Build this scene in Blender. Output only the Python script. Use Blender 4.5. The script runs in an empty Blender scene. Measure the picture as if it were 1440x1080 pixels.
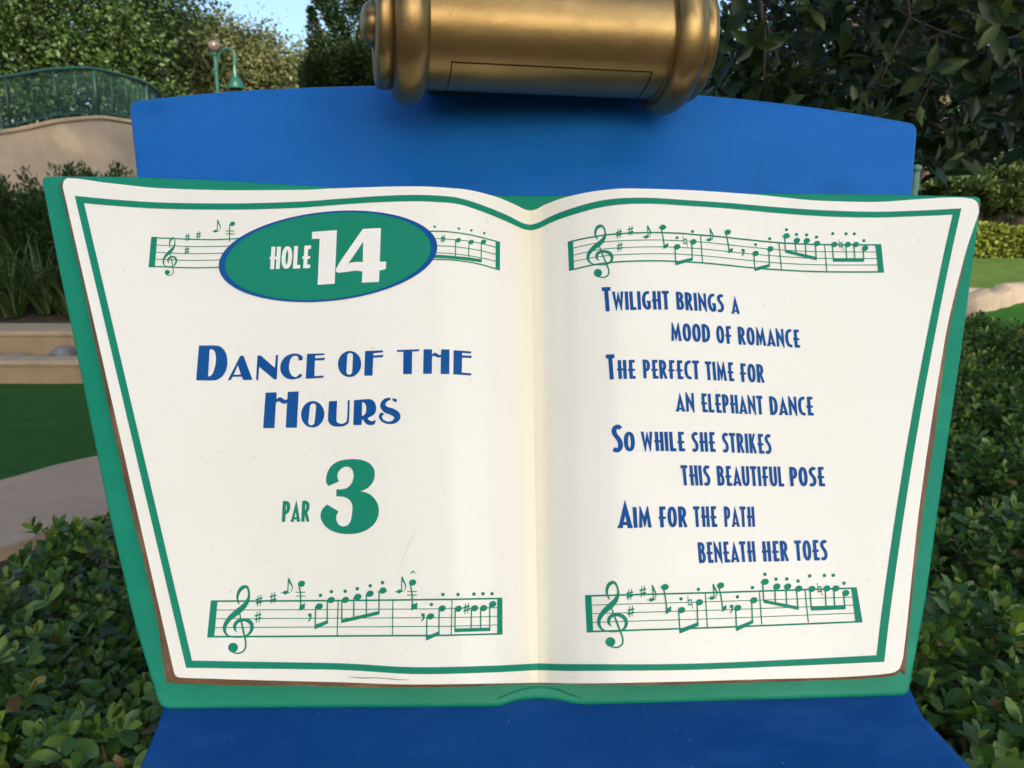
import bpy, bmesh, math, random
import numpy as np
from mathutils import Vector, Matrix
from mathutils.geometry import delaunay_2d_cdt
R = math.radians
rng = np.random.default_rng(7)
random.seed(7)
scene = bpy.context.scene
COL = scene.collection

# ------------------------------------------------------------------ camera
PITCH = 12.4
FPX = 1088.0
CAM = np.array([0.0, 0.0, 1.5])
cd = bpy.data.cameras.new("camera")
cam = bpy.data.objects.new("camera", cd)
COL.objects.link(cam)
cam.location = CAM
cam.rotation_euler = (R(90 - PITCH), 0, 0)
cd.sensor_width = 36.0
cd.lens = FPX / 1440 * 36.0
cd.clip_start = 0.05
cd.clip_end = 2000
cd.dof.use_dof = True
cd.dof.focus_distance = 0.72
cd.dof.aperture_fstop = 14.0
scene.camera = cam

# ------------------------------------------------------------------ sky, sun, exposure
SUN_EL, SUN_AZ = 30.0, 165.0          # azimuth measured from +Y towards +X
w = bpy.data.worlds.new("World")
scene.world = w
w.use_nodes = True
nt = w.node_tree
bg = nt.nodes["Background"]
sky = nt.nodes.new("ShaderNodeTexSky")
sky.sky_type = 'NISHITA'
sky.sun_disc = False
sky.sun_elevation = R(SUN_EL)
sky.sun_rotation = R(SUN_AZ)
sky.air_density = 1.0
sky.dust_density = 4.5
sky.ozone_density = 6.0
nt.links.new(sky.outputs[0], bg.inputs[0])
bg.inputs[1].default_value = 0.15
sd = bpy.data.lights.new("sun", 'SUN')
sd.energy = 2.6
sd.angle = R(0.6)
sd.color = (1.0, 0.93, 0.80)
sun = bpy.data.objects.new("sun", sd)
COL.objects.link(sun)
sdir = Vector((math.sin(R(SUN_AZ)) * math.cos(R(SUN_EL)), math.cos(R(SUN_AZ)) * math.cos(R(SUN_EL)), math.sin(R(SUN_EL))))
sun.rotation_euler = sdir.to_track_quat('Z', 'Y').to_euler()
sun.location = (20, 5, 20)
vs = scene.view_settings
vs.view_transform = 'Standard'
vs.look = 'None'
vs.gamma = 1.0
vs.exposure = 1.3
vs.use_curve_mapping = False
vs.use_white_balance = True
vs.white_balance_temperature = 7900
vs.white_balance_tint = 6
scene.cycles.max_bounces = 8

# ------------------------------------------------------------------ helpers
ROT = np.array(Matrix.Rotation(R(90 - PITCH), 3, 'X'))
def ray(px, py):
    return ROT @ np.array([(px - 720) / FPX, (540 - py) / FPX, -1.0])
def at_y(px, py, y):                 # point of a sight line at world distance y
    d = ray(px, py)
    return CAM + d * (y / d[1])
def at_z(px, py, z):
    d = ray(px, py)
    return CAM + d * ((z - CAM[2]) / d[2])

# frame of the sign's desk
TILT, YAW, DEPTH = 33.0, 2.7, 0.75
BO = CAM + ray(750, 615) * DEPTH
BX = np.array([math.cos(R(YAW)), math.sin(R(YAW)), 0])
BZ = np.array([math.sin(R(YAW)) * math.cos(R(TILT)), -math.cos(R(YAW)) * math.cos(R(TILT)), math.sin(R(TILT))])
BY = np.cross(BZ, BX)
BM = np.stack([BX, BY, BZ], 1)       # local -> world
def on_desk(px, py, z):              # vectorised: pixels onto the plane z above the desk -> world
    px = np.atleast_1d(np.asarray(px, float)); py = np.atleast_1d(np.asarray(py, float))
    z = np.broadcast_to(np.asarray(z, float), px.shape)
    d = np.stack([(px - 720) / FPX, (540 - py) / FPX, -np.ones_like(px)], 1) @ ROT.T
    c = (CAM - BO) @ BZ
    t = (z - c) / (d @ BZ)
    return CAM + d * t[:, None]
def to_local(P): return (P - BO) @ BM
def to_world(L): return BO + np.asarray(L) @ BM.T

def tag(o, label=None, cat=None, group=None, kind=None):
    if label: o['label'] = label
    if cat: o['category'] = cat
    if group: o['group'] = group
    if kind: o['kind'] = kind
    return o
BASE = {}
def empty(name, loc, label=None, cat=None, group=None, kind=None):
    o = bpy.data.objects.new(name, None)
    o.empty_display_size = 0.1
    o.location = loc
    COL.objects.link(o)
    BASE[o.name] = np.array(loc, float)
    return tag(o, label, cat, group, kind)
def mesh(name, V, F, mat, parent=None, smooth=True, loc=None):
    V = np.asarray(V, float)
    base = BASE[parent.name] if parent else (np.array(loc, float) if loc is not None else np.zeros(3))
    me = bpy.data.meshes.new(name)
    if isinstance(F, np.ndarray):
        n, k = F.shape
        me.vertices.add(len(V)); me.vertices.foreach_set("co", (V - base).astype(np.float32).ravel())
        me.loops.add(n * k); me.loops.foreach_set("vertex_index", F.astype(np.int32).ravel())
        me.polygons.add(n); me.polygons.foreach_set("loop_start", np.arange(0, n * k, k, dtype=np.int32))
        me.update(calc_edges=True)
    else:
        me.from_pydata((V - base).tolist(), [], F)
    me.polygons.foreach_set("use_smooth", [smooth] * len(me.polygons))
    me.update()
    me.materials.append(mat)
    o = bpy.data.objects.new(name, me)
    COL.objects.link(o)
    if parent: o.parent = parent
    else: o.location = base
    BASE[o.name] = base
    return o
def from_bm(name, bm, mat, parent=None, smooth=False, loc=None):
    bmesh.ops.recalc_face_normals(bm, faces=bm.faces)
    bm.verts.index_update()
    V = [tuple(v.co) for v in bm.verts]
    F = [[v.index for v in f.verts] for f in bm.faces]
    bm.free()
    return mesh(name, V, F, mat, parent, smooth, loc)
def auto_smooth(o, ang=40):
    me = o.data
    for p in me.polygons: p.use_smooth = True
    me.set_sharp_from_angle(angle=R(ang))

def merge(parts):
    V, F, n = [], [], 0
    for v, f in parts:
        V.append(np.asarray(v, float)); F += [[i + n for i in q] for q in f]; n += len(v)
    return np.concatenate(V), F
def tube(pts, rad, seg=10, cap=True):
    pts = np.asarray(pts, float); n = len(pts)
    rad = np.broadcast_to(np.asarray(rad, float), (n,))
    V, F = [], []
    prev = None
    for i in range(n):
        t = pts[min(i + 1, n - 1)] - pts[max(i - 1, 0)]
        t = t / (np.linalg.norm(t) + 1e-9)
        a = prev - t * (prev @ t) if prev is not None else np.cross(t, [0, 0, 1] if abs(t[2]) < .9 else [1, 0, 0])
        a = a / (np.linalg.norm(a) + 1e-9); prev = a
        b = np.cross(t, a)
        for k in range(seg):
            th = 2 * math.pi * k / seg
            V.append(pts[i] + rad[i] * (a * math.cos(th) + b * math.sin(th)))
    for i in range(n - 1):
        for k in range(seg):
            F.append([i * seg + k, i * seg + (k + 1) % seg, (i + 1) * seg + (k + 1) % seg, (i + 1) * seg + k])
    if cap:
        F.append(list(range(seg))[::-1]); F.append([(n - 1) * seg + k for k in range(seg)])
    return np.array(V), F
def lathe(profile, origin, axis, seg=64):
    """profile: (distance along axis, radius)"""
    axis = np.asarray(axis, float); axis = axis / np.linalg.norm(axis)
    a = np.cross(axis, [0, 0, 1] if abs(axis[2]) < .9 else [1, 0, 0]); a /= np.linalg.norm(a)
    b = np.cross(axis, a)
    V, F = [], []
    for (s, r) in profile:
        for k in range(seg):
            th = 2 * math.pi * k / seg
            V.append(np.asarray(origin) + axis * s + max(r, 1e-4) * (a * math.cos(th) + b * math.sin(th)))
    for i in range(len(profile) - 1):
        for k in range(seg):
            F.append([i * seg + k, i * seg + (k + 1) % seg, (i + 1) * seg + (k + 1) % seg, (i + 1) * seg + k])
    return np.array(V), F
def cr(pts, n=8, closed=False):      # Catmull-Rom through points of any dimension
    P = np.asarray(pts, float); m = len(P); out = []
    rngi = range(m if closed else m - 1)
    for i in rngi:
        if closed: p0, p1, p2, p3 = P[(i - 1) % m], P[i], P[(i + 1) % m], P[(i + 2) % m]
        else: p0, p1, p2, p3 = P[max(i - 1, 0)], P[i], P[i + 1], P[min(i + 2, m - 1)]
        for k in range(n):
            t = k / n
            out.append(.5 * ((2 * p1) + (p2 - p0) * t + (2 * p0 - 5 * p1 + 4 * p2 - p3) * t * t + (3 * p1 - p0 - 3 * p2 + p3) * t ** 3))
    if not closed: out.append(P[-1])
    return np.array(out)
def curve1(xs, ys):                  # smooth 1-D interpolation (pchip)
    xs = np.asarray(xs, float); ys = np.asarray(ys, float)
    h = np.diff(xs); d = np.diff(ys) / h
    m = np.zeros_like(ys)
    m[0], m[-1] = d[0], d[-1]
    for i in range(1, len(xs) - 1):
        if d[i - 1] * d[i] > 0:
            w1, w2 = 2 * h[i] + h[i - 1], h[i] + 2 * h[i - 1]
            m[i] = (w1 + w2) / (w1 / d[i - 1] + w2 / d[i])
    def f(x):
        x = np.clip(np.asarray(x, float), xs[0], xs[-1])
        i = np.clip(np.searchsorted(xs, x, 'right') - 1, 0, len(xs) - 2)
        t = (x - xs[i]) / h[i]
        return ((2 * t ** 3 - 3 * t ** 2 + 1) * ys[i] + (t ** 3 - 2 * t ** 2 + t) * h[i] * m[i]
                + (-2 * t ** 3 + 3 * t ** 2) * ys[i + 1] + (t ** 3 - t ** 2) * h[i] * m[i + 1])
    return f
def round_poly(pts, rad, n=6):       # round the corners of a polygon; rad: one or per point
    P = [np.asarray(p, float) for p in pts]; m = len(P); out = []
    for i in range(m):
        r = rad[i] if hasattr(rad, '__len__') else rad
        a, b, c = P[i - 1], P[i], P[(i + 1) % m]
        if r <= 0: out.append(b); continue
        u, v = a - b, c - b
        r = min(r, .45 * np.linalg.norm(u), .45 * np.linalg.norm(v))
        s, e = b + u / np.linalg.norm(u) * r, b + v / np.linalg.norm(v) * r
        for k in range(n + 1):
            t = k / n
            out.append((1 - t) ** 2 * s + 2 * t * (1 - t) * b + t * t * e)
    return np.array(out)

# ------------------------------------------------------------------ materials
class NT:
    def __init__(s, name):
        s.m = bpy.data.materials.new(name); s.m.use_nodes = True
        s.t = s.m.node_tree; s.b = s.t.nodes["Principled BSDF"]; s.out = s.t.nodes["Material Output"]
        s.tc = s.t.nodes.new("ShaderNodeTexCoord")
    def n(s, typ, **kw):
        nd = s.t.nodes.new(typ)
        for k, v in kw.items():
            if hasattr(nd, k): setattr(nd, k, v)
        return nd
    def l(s, a, b): s.t.links.new(a, b)
    def noise(s, scale, detail=4, rough=.55, vec=None, dist=0):
        nd = s.n("ShaderNodeTexNoise"); nd.inputs["Scale"].default_value = scale
        nd.inputs["Detail"].default_value = detail; nd.inputs["Roughness"].default_value = rough
        nd.inputs["Distortion"].default_value = dist
        s.l(vec or s.tc.outputs["Object"], nd.inputs["Vector"]); return nd.outputs["Fac"]
    def scaled(s, sc, rot=(0, 0, 0)):
        mp = s.n("ShaderNodeMapping"); mp.inputs["Scale"].default_value = sc; mp.inputs["Rotation"].default_value = rot
        s.l(s.tc.outputs["Object"], mp.inputs["Vector"]); return mp.outputs[0]
    def ramp(s, fac, stops):
        r = s.n("ShaderNodeValToRGB"); e = r.color_ramp.elements
        while len(e) < len(stops): e.new(0.5)
        for i, (p, c) in enumerate(stops):
            e[i].position = p; e[i].color = (*c, 1) if hasattr(c, '__len__') else (c, c, c, 1)
        s.l(fac, r.inputs[0]); return r.outputs[0]
    def mix(s, fac, a, b, mode='MIX'):
        m = s.n("ShaderNodeMix"); m.data_type = 'RGBA'; m.blend_type = mode
        for sock, v in ((m.inputs[0], fac), (m.inputs[6], a), (m.inputs[7], b)):
            if hasattr(v, 'is_linked'): s.l(v, sock)
            elif hasattr(v, '__len__'): sock.default_value = (*v, 1)
            else: sock.default_value = v
        return m.outputs[2]
    def bump(s, h, strength=.2, dist=.01):
        b = s.n("ShaderNodeBump"); b.inputs["Strength"].default_value = strength; b.inputs["Distance"].default_value = dist
        s.l(h, b.inputs["Height"]); s.l(b.outputs[0], s.b.inputs["Normal"]); return b
    def set(s, **kw):
        for k, v in kw.items():
            sock = s.b.inputs[k.replace('_', ' ')]
            if hasattr(v, 'is_linked'): s.l(v, sock)
            elif hasattr(v, '__len__'): sock.default_value = (*v, 1) if len(v) == 3 else v
            else: sock.default_value = v
        return s

def simple(name, c1, c2, scale, rough=.6, bump=.15, bd=.005, bscale=None, detail=6, rvar=.1):
    m = NT(name)
    f = m.noise(scale, detail, .6)
    m.set(Base_Color=m.ramp(f, [(.3, c1), (.7, c2)]))
    m.set(Roughness=m.ramp(m.noise(scale * 2.3, 4), [(.3, max(rough - rvar, .02)), (.7, min(rough + rvar, 1))]))
    if bump: m.bump(m.noise(bscale or scale * 6, 6, .65), bump, bd)
    return m.m
def leafmat(name, c1, c2, c3, rough=.45, trans=.25, spec=.5, clump=.0, old=None):
    m = NT(name)
    g = m.n("ShaderNodeNewGeometry")
    col = m.ramp(g.outputs["Random Per Island"], [(.0, c1), (.55, c2), (.93, c3), (.975, tuple(min(1, x * 1.25) for x in c3)), (.99, old or tuple(min(1, x * 1.25) for x in c3))])
    if clump:
        col = m.mix(m.ramp(m.noise(clump, 3), [(.42, 0.), (.60, 1.)]), m.mix(.35, col, c1), m.mix(.5, col, c3))
    m.set(Base_Color=col, Roughness=rough)
    m.b.inputs["Specular IOR Level"].default_value = spec
    if trans:
        t = m.n("ShaderNodeBsdfTranslucent"); m.l(m.mix(.5, col, c3), t.inputs[0])
        mx = m.n("ShaderNodeMixShader"); mx.inputs[0].default_value = trans
        m.l(m.b.outputs[0], mx.inputs[1]); m.l(t.outputs[0], mx.inputs[2]); m.l(mx.outputs[0], m.out.inputs[0])
    return m.m

# page: off-white paint, faint stains, specks, and warm light at the binding tinted into the colour
def page_material():
    m = NT("page_paint")
    sc = m.scaled((1, 1, 1))
    f = m.noise(5, 5, .6)
    c = m.ramp(f, [(.3, (.79, .775, .715)), (.7, (.83, .815, .765))])
    sp = m.ramp(m.noise(160, 2, .5), [(.0, 0.), (.735, 0.), (.77, .35)])
    c = m.mix(sp, c, (.42, .40, .36))
    att = m.n("ShaderNodeAttribute"); att.attribute_name = "fold"
    c = m.mix(att.outputs["Fac"], c, (.80, .72, .50))
    m.set(Base_Color=c)
    scr = m.noise(40, 8, .7, m.scaled((1, .12, 1), (.3, .5, .7)))
    m.set(Roughness=m.ramp(scr, [(.35, .28), (.65, .42)]))
    m.bump(m.noise(60, 5, .6), .03, .002)
    return m.m
M = {}
M['page'] = page_material()
def vinyl(name, c, fade):
    m = NT(name)
    f = m.ramp(m.noise(9, 6, .65), [(.42, 0.), (.70, .3)])
    scr = m.ramp(m.noise(26, 9, .75, m.scaled((1, .1, .5), (.9, .2, .4))), [(.0, 0.), (.64, 0.), (.72, .22)])
    c2 = m.mix(f, c, fade)
    m.set(Base_Color=m.mix(scr, c2, tuple(min(1, x * 1.5 + .05) for x in fade)), Roughness=.42)
    m.b.inputs['Specular IOR Level'].default_value = .1
    m.bump(m.noise(90, 4, .6), .03, .001)
    return m.m
M['v_green'] = vinyl("green_vinyl", (.0, .215, .135), (.002, .25, .165))
M['v_blue'] = vinyl("blue_vinyl", (.0, .072, .27), (.015, .12, .35))
M['v_white'] = vinyl("white_vinyl", (.80, .79, .76), (.74, .76, .72))
def paint(name, c, c2, rough, stain=None, spec=.13, wearv=.45):
    m = NT(name)
    f = m.noise(3.5, 6, .6)
    col = m.ramp(f, [(.35, c), (.72, c2)])
    if stain:
        s = m.ramp(m.noise(7, 5, .62), [(.0, 0.), (.58, 0.), (.68, .5)])
        col = m.mix(s, col, stain)
    wear = m.ramp(m.noise(14, 8, .7, m.scaled((.5, 1.6, 1.6))), [(.5, 0.), (.72, wearv)])
    col = m.mix(wear, col, tuple(x * 1.35 + .012 for x in c2))
    dust = m.ramp(m.noise(300, 2, .5), [(.0, 0.), (.74, 0.), (.79, .25)])
    col = m.mix(dust, col, (.5, .52, .5))
    m.set(Base_Color=col)
    m.set(Roughness=m.ramp(m.noise(12, 6, .65), [(.3, rough - .08), (.7, rough + .12)]))
    m.bump(m.noise(70, 5, .6), .05, .002)
    m.b.inputs["Specular IOR Level"].default_value = spec
    return m.m
M['cover'] = paint("green_cover_paint", (.0, .215, .138), (.001, .245, .162), .36)
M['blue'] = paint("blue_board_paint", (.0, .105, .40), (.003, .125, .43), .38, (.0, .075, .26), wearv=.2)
M['blue_dark'] = paint("blue_apron_paint", (.0, .043, .205), (.001, .056, .24), .22)  # the ledge's shade is put into this darker blue
def brown():
    m = NT("brown_page_edges")
    f = m.noise(18, 6, .7)
    m.set(Base_Color=m.ramp(f, [(.3, (.10, .045, .022)), (.55, (.20, .10, .052)), (.75, (.36, .23, .14))]), Roughness=.65)
    m.bump(m.noise(120, 6, .7), .3, .002)
    return m.m
M['brown'] = brown()
def gold():
    m = NT("antique_gold_paint")
    f = m.noise(6, 6, .65)
    c = m.ramp(f, [(.3, (.205, .132, .054)), (.7, (.35, .24, .105))])
    # fine cracks that run round the tube
    v = m.n("ShaderNodeTexVoronoi"); v.feature = 'DISTANCE_TO_EDGE'; v.inputs["Scale"].default_value = 15
    mp = m.n("ShaderNodeMapping"); mp.inputs["Scale"].default_value = (2.3, .5, .5)
    nz = m.n("ShaderNodeTexNoise"); nz.inputs["Scale"].default_value = 10; nz.inputs["Detail"].default_value = 5
    m.l(m.tc.outputs["Object"], nz.inputs["Vector"])
    va = m.n("ShaderNodeVectorMath"); va.operation = 'MULTIPLY_ADD'
    va.inputs[1].default_value = (.05, .05, .05)
    m.l(nz.outputs["Color"], va.inputs[0]); m.l(m.tc.outputs["Object"], va.inputs[2])
    m.l(va.outputs[0], mp.inputs["Vector"]); m.l(mp.outputs[0], v.inputs["Vector"])
    cr_ = m.ramp(v.outputs["Distance"], [(.0, 1.), (.009, 0.)])
    gate = m.ramp(m.noise(5, 3), [(.47, 0.), (.58, .8)])
    mu = m.n("ShaderNodeMath"); mu.operation = 'MULTIPLY'; m.l(cr_, mu.inputs[0]); m.l(gate, mu.inputs[1])
    c = m.mix(mu.outputs[0], c, (.08, .05, .02))
    fl = m.ramp(m.noise(16, 6, .7, m.scaled((.45, 5, 5))), [(.0, 0.), (.69, 0.), (.73, .7)])
    c = m.mix(fl, c, (.70, .58, .38))
    gr = m.ramp(m.noise(9, 7, .7), [(.45, 0.), (.72, .55)])
    c = m.mix(gr, c, (.16, .105, .045))
    m.set(Base_Color=c, Metallic=.82)
    m.set(Roughness=m.ramp(m.noise(20, 6, .7), [(.3, .27), (.7, .40)]))
    h = m.noise(130, 5, .6)
    ad = m.n("ShaderNodeMath"); ad.operation = 'SUBTRACT'; m.l(h, ad.inputs[0]); m.l(mu.outputs[0], ad.inputs[1])
    m.bump(ad.outputs[0], .12, .002)
    return m.m
M['gold'] = gold()
# ================================================================== THE BOOK
# traced edges of the two pages (photo pixels), each page a ruled surface between its top and bottom edge
GUT_T, GUT_B = (746.0, 296.0), (757.0, 960.0)
LT = [(88, 262), (90, 254), (96, 250.5), (150, 257), (233, 265), (333, 267.5), (420, 267), (480, 264.5), (580, 262), (647, 265.5), (697, 276.5), (725, 288), (740, 295), (746, 296)]
LB = [(243, 938), (246, 949), (252, 952.5), (300, 954.5), (400, 957.5), (480, 959.5), (580, 962.5), (647, 962), (700, 961), (757, 960)]
RT = [(746, 296), (752, 295), (766, 288), (797, 277), (847, 267.5), (880, 265), (960, 267), (1060, 273.5), (1160, 282.5), (1227, 284), (1293, 280), (1345, 277.5), (1366, 279.5), (1375, 286), (1377, 298)]
RB = [(757, 960), (813, 961), (960, 958.5), (1060, 955.5), (1160, 953), (1225, 949.5), (1255, 946), (1265, 940), (1270, 925)]
def edge(P):
    P = np.array(P, float)
    return P[:, 0], P[:, 1]
BOW = curve1([0, .1, .29, .42, .67, .8, .94, 1], [0, -10, -17.5, -17, -13, -8, -2, 0])
class Page:
    def __init__(s, T, B, right):
        s.right = right
        tx, ty = edge(T); bx, by = edge(B)
        s.tx0, s.tx1, s.bx0, s.bx1 = tx[0], tx[-1], bx[0], bx[-1]
        s.fty, s.fby = curve1(tx, ty), curve1(bx, by)
        if right: s.fh = curve1([0, .02, .06, .12, .22, .35, .55, .8, 1], [.0150, .0165, .025, .037, .046, .044, .035, .028, .030])
        else: s.fh = curve1([0, .2, .45, .65, .78, .88, .94, .98, 1], [.030, .028, .035, .044, .046, .037, .025, .0165, .0150])
    def top(s, u): x = s.tx0 + u * (s.tx1 - s.tx0); return x, s.fty(x)
    def bot(s, u): x = s.bx0 + u * (s.bx1 - s.bx0); return x, s.fby(x)
    def bow(s, u, v):
        if not s.right: return 0 * u
        return np.clip(u, 0, 1) ** 1.5 * BOW(v)
    def pix(s, u, v):
        a, b = s.top(u), s.bot(u)
        return a[0] + (b[0] - a[0]) * v + s.bow(u, v), a[1] + (b[1] - a[1]) * v
    def h(s, u, v): return s.fh(u)
    def uv(s, px, py):
        px = np.asarray(px, float); py = np.asarray(py, float)
        lo, hi = np.full_like(px, -.02), np.full_like(px, 1.02)
        for _ in range(34):
            m = (lo + hi) / 2
            a, b = s.top(m), s.bot(m)
            v = (py - a[1]) / (b[1] - a[1])
            x = a[0] + (b[0] - a[0]) * v + s.bow(m, v)
            g = x < px
            lo, hi = np.where(g, m, lo), np.where(g, hi, m)
        return m, v
    def lift(s, px, py, off):        # pixel -> world point 'off' above the page
        u, v = s.uv(px, py)
        return on_desk(px, py, s.h(np.clip(u, 0, 1), v) + off)
PL, PR = Page(LT, LB, False), Page(RT, RB, True)

book_base = to_world([0, to_local(on_desk(755, 990, 0))[0][1], 0])
book = empty("open_book", book_base, "large open book with green cover and white music pages leaning on the blue stand", "book")

# --- cover: thick slab with rounded edges
cov = [(56, 246), (185, 246.5), (330, 253), (480, 262), (640, 271), (747, 273.5), (860, 271.5), (1000, 269), (1250, 271.5), (1382, 275),
       (1357, 470), (1332, 640), (1303, 850), (1279, 978), (1050, 985), (830, 991), (812, 990.5), (785, 985), (757, 982.5), (730, 985), (704, 993), (690, 994), (460, 995), (224, 997),
       (188, 880), (151, 720), (115, 540), (80, 370)]
rad = [11] + [20] * 8 + [11] + [40] * 3 + [10] + [30] + [8] * 7 + [30] + [14] + [40] * 4
cov = round_poly(cov, rad)
def slab(outline_px, z0, z1, bevel, seg=4):
    W = on_desk(outline_px[:, 0], outline_px[:, 1], z1)
    L = to_local(W)
    bm = bmesh.new()
    top = [bm.verts.new(tuple(p)) for p in np.c_[L[:, :2], np.full(len(L), z1)]]
    f = bm.faces.new(top)
    ex = bmesh.ops.extrude_face_region(bm, geom=[f])
    vv = [g for g in ex['geom'] if isinstance(g, bmesh.types.BMVert)]
    for v in vv: v.co.z = z0
    bmesh.ops.recalc_face_normals(bm, faces=bm.faces)
    edges = [e for e in bm.edges if abs(e.verts[0].co.z - e.verts[1].co.z) < 1e-6]
    bmesh.ops.bevel(bm, geom=edges, offset=bevel, segments=seg, affect='EDGES', profile=.5, clamp_overlap=True)
    for v in bm.verts: v.co = Vector(to_world(np.array(v.co)))
    return bm
o = from_bm("cover", slab(cov, -.012, .0115, .0055), M['cover'], book); auto_smooth(o, 50)
# raised spine hollow at the foot of the cover
sp = cr([(700, 983), (716, 976), (735, 969.5), (757, 966.5), (780, 969), (800, 976), (818, 983)], 6)
v, f = tube(on_desk(sp[:, 0], sp[:, 1], .0115), np.linspace(0, 1, len(sp)) * 0 + .0008, 8)
mesh("spine_rib", v, f, M['cover'], book)

# --- pages
us = {False: np.unique(np.r_[np.linspace(0, .03, 14), np.linspace(.03, .6, 40), np.linspace(.6, 1, 90)]),
      True: np.unique(np.r_[np.linspace(0, .4, 90), np.linspace(.4, .96, 40), np.linspace(.96, 1, 16)])}
def page_sheet(pg):
    u = us[pg.right]; nv = 61; vv = np.linspace(0, 1, nv)
    U, Vv = np.meshgrid(u, vv)
    px, py = pg.pix(U, Vv)
    P = on_desk(px.ravel(), py.ravel(), pg.h(U, Vv).ravel())
    n = len(u)
    idx = np.arange(nv * n).reshape(nv, n)
    F = np.stack([idx[:-1, :-1], idx[1:, :-1], idx[1:, 1:], idx[:-1, 1:]], -1).reshape(-1, 4).tolist()
    # thin painted edge all round the outer rim
    rim = list(idx[0, ::-1]) + list(idx[1:, 0]) + list(idx[-1, 1:]) if not pg.right else list(idx[-1, :]) + list(idx[-2::-1, -1]) + list(idx[0, -2::-1])
    base = len(P)
    Q = P[rim] - BZ * .0016
    P = np.concatenate([P, Q])
    for i in range(len(rim) - 1):
        F.append([rim[i], rim[i + 1], base + i + 1, base + i][::-1] if not pg.right else [rim[i], rim[i + 1], base + i + 1, base + i][::-1])
    o = mesh("page", P, F, M['page'], book)
    a = o.data.attributes.new("fold", 'FLOAT', 'POINT')
    d = (1 - U if not pg.right else U)
    fold_glow = np.exp(-(d / .035) ** 2) * .55 + np.exp(-(d / .09) ** 2) * .12
    a.data.foreach_set("value", np.r_[fold_glow.ravel(), np.zeros(len(Q))].astype(np.float32))
    auto_smooth(o, 50)
    return o, P[rim]
page_l, rim_l = page_sheet(PL)
page_r, rim_r = page_sheet(PR)
page_l['label'] = "left page with the hole number badge, title and par"
page_r['label'] = "right page with the blue rhyme"

# --- page block: layered brown edge flaring from under the sheets to the cover
def block():
    n = 60
    t = np.linspace(0, 1, n)
    top, bot = [], []
    fl = curve1([250, 360, 520, 720, 887, 962], [81, 107, 140, 183.5, 222, 232])
    fr = curve1([275, 360, 480, 560, 627, 720, 787, 887, 952], [1380, 1358.5, 1333.5, 1322, 1314, 1299.5, 1290, 1279, 1275])
    def add(pg, u, v, qx, qy):
        px, py = pg.pix(np.array([u]), np.array([v]))
        a = on_desk(px, py, pg.h(np.array([u]), v) - .0014)[0]
        top.append(a); bot.append(on_desk(qx, qy, .0112)[0])
    for v in np.linspace(0, 1, 50):
        px, py = PL.pix(np.array([0.]), np.array([v]))
        qy = 254 + v * (962 - 254)
        add(PL, 0., v, fl(qy), qy)
    dy = curve1([230, 300, 480, 640, 757, 850, 960, 1100, 1240, 1275], [9, 9.5, 7, 4.5, 2.5, 3, 5, 5, 5, 5])
    for u in np.linspace(.01, 1, 60):
        px, py = PL.pix(np.array([u]), np.array([1.])); add(PL, u, 1., px - 10 * (1 - u) ** 2, py + dy(px))
    for u in np.linspace(.02, .99, 60):
        px, py = PR.pix(np.array([u]), np.array([1.])); add(PR, u, 1., px + 3 * u ** 4, py + dy(px))
    for v in np.linspace(1, 0, 50):
        qy = 283 + v * (951 - 283)
        add(PR, 1., v, fr(qy), qy)
    for u in np.linspace(.99, .02, 60):
        px, py = PR.pix(np.array([u]), np.array([0.])); add(PR, u, 0., px, py + 14)
    for u in np.linspace(1, .01, 60):
        px, py = PL.pix(np.array([u]), np.array([0.])); add(PL, u, 0., px, py + 14)
    A, B = np.array(top), np.array(bot)
    rings = 13; V, F = [], []
    C = A.mean(0); m = len(A)
    for k in range(rings):
        s = k / (rings - 1)
        P = A * (1 - s) + B * s
        inn = C - P; inn -= np.outer(inn @ BZ, BZ); inn /= np.linalg.norm(inn, axis=1)[:, None]
        wob = .0005 + .0024 * (k % 2) + .0005 * np.sin(np.arange(m) * .37 + k * 2.1)
        if k == 0: wob = wob * 0 + .0006
        V.append(P + inn * wob[:, None] if hasattr(wob, '__len__') else P)
    V = np.concatenate(V)
    for k in range(rings - 1):
        for i in range(m):
            j = (i + 1) % m
            F.append([k * m + i, k * m + j, (k + 1) * m + j, (k + 1) * m + i])
    mesh("page_edges", V, F, M['brown'], book, smooth=False)
block()

# ================================================================== PRINTED ART
def smooth_poly(pts, n=5, corner=42):
    """curve through points, keeping vertices that turn sharply as corners"""
    P = np.asarray(pts, float); m = len(P); out = []
    cn = []
    for i in range(m):
        a, b = P[i] - P[i - 1], P[(i + 1) % m] - P[i]
        ang = abs(math.degrees(math.atan2(a[0] * b[1] - a[1] * b[0], a @ b)))
        cn.append(ang > corner)
    for i in range(m):
        p1, p2 = P[i], P[(i + 1) % m]
        if cn[i] and cn[(i + 1) % m]: out.append(p1); continue
        p0 = P[i - 1] if not cn[i] else p1 + (p1 - p2) * .5
        p3 = P[(i + 2) % m] if not cn[(i + 1) % m] else p2 + (p2 - p1) * .5
        for k in range(n):
            t = k / n
            out.append(.5 * ((2 * p1) + (p2 - p0) * t + (2 * p0 - 5 * p1 + 4 * p2 - p3) * t * t + (3 * p1 - p0 - 3 * p2 + p3) * t ** 3))
    return np.array(out)
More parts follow.
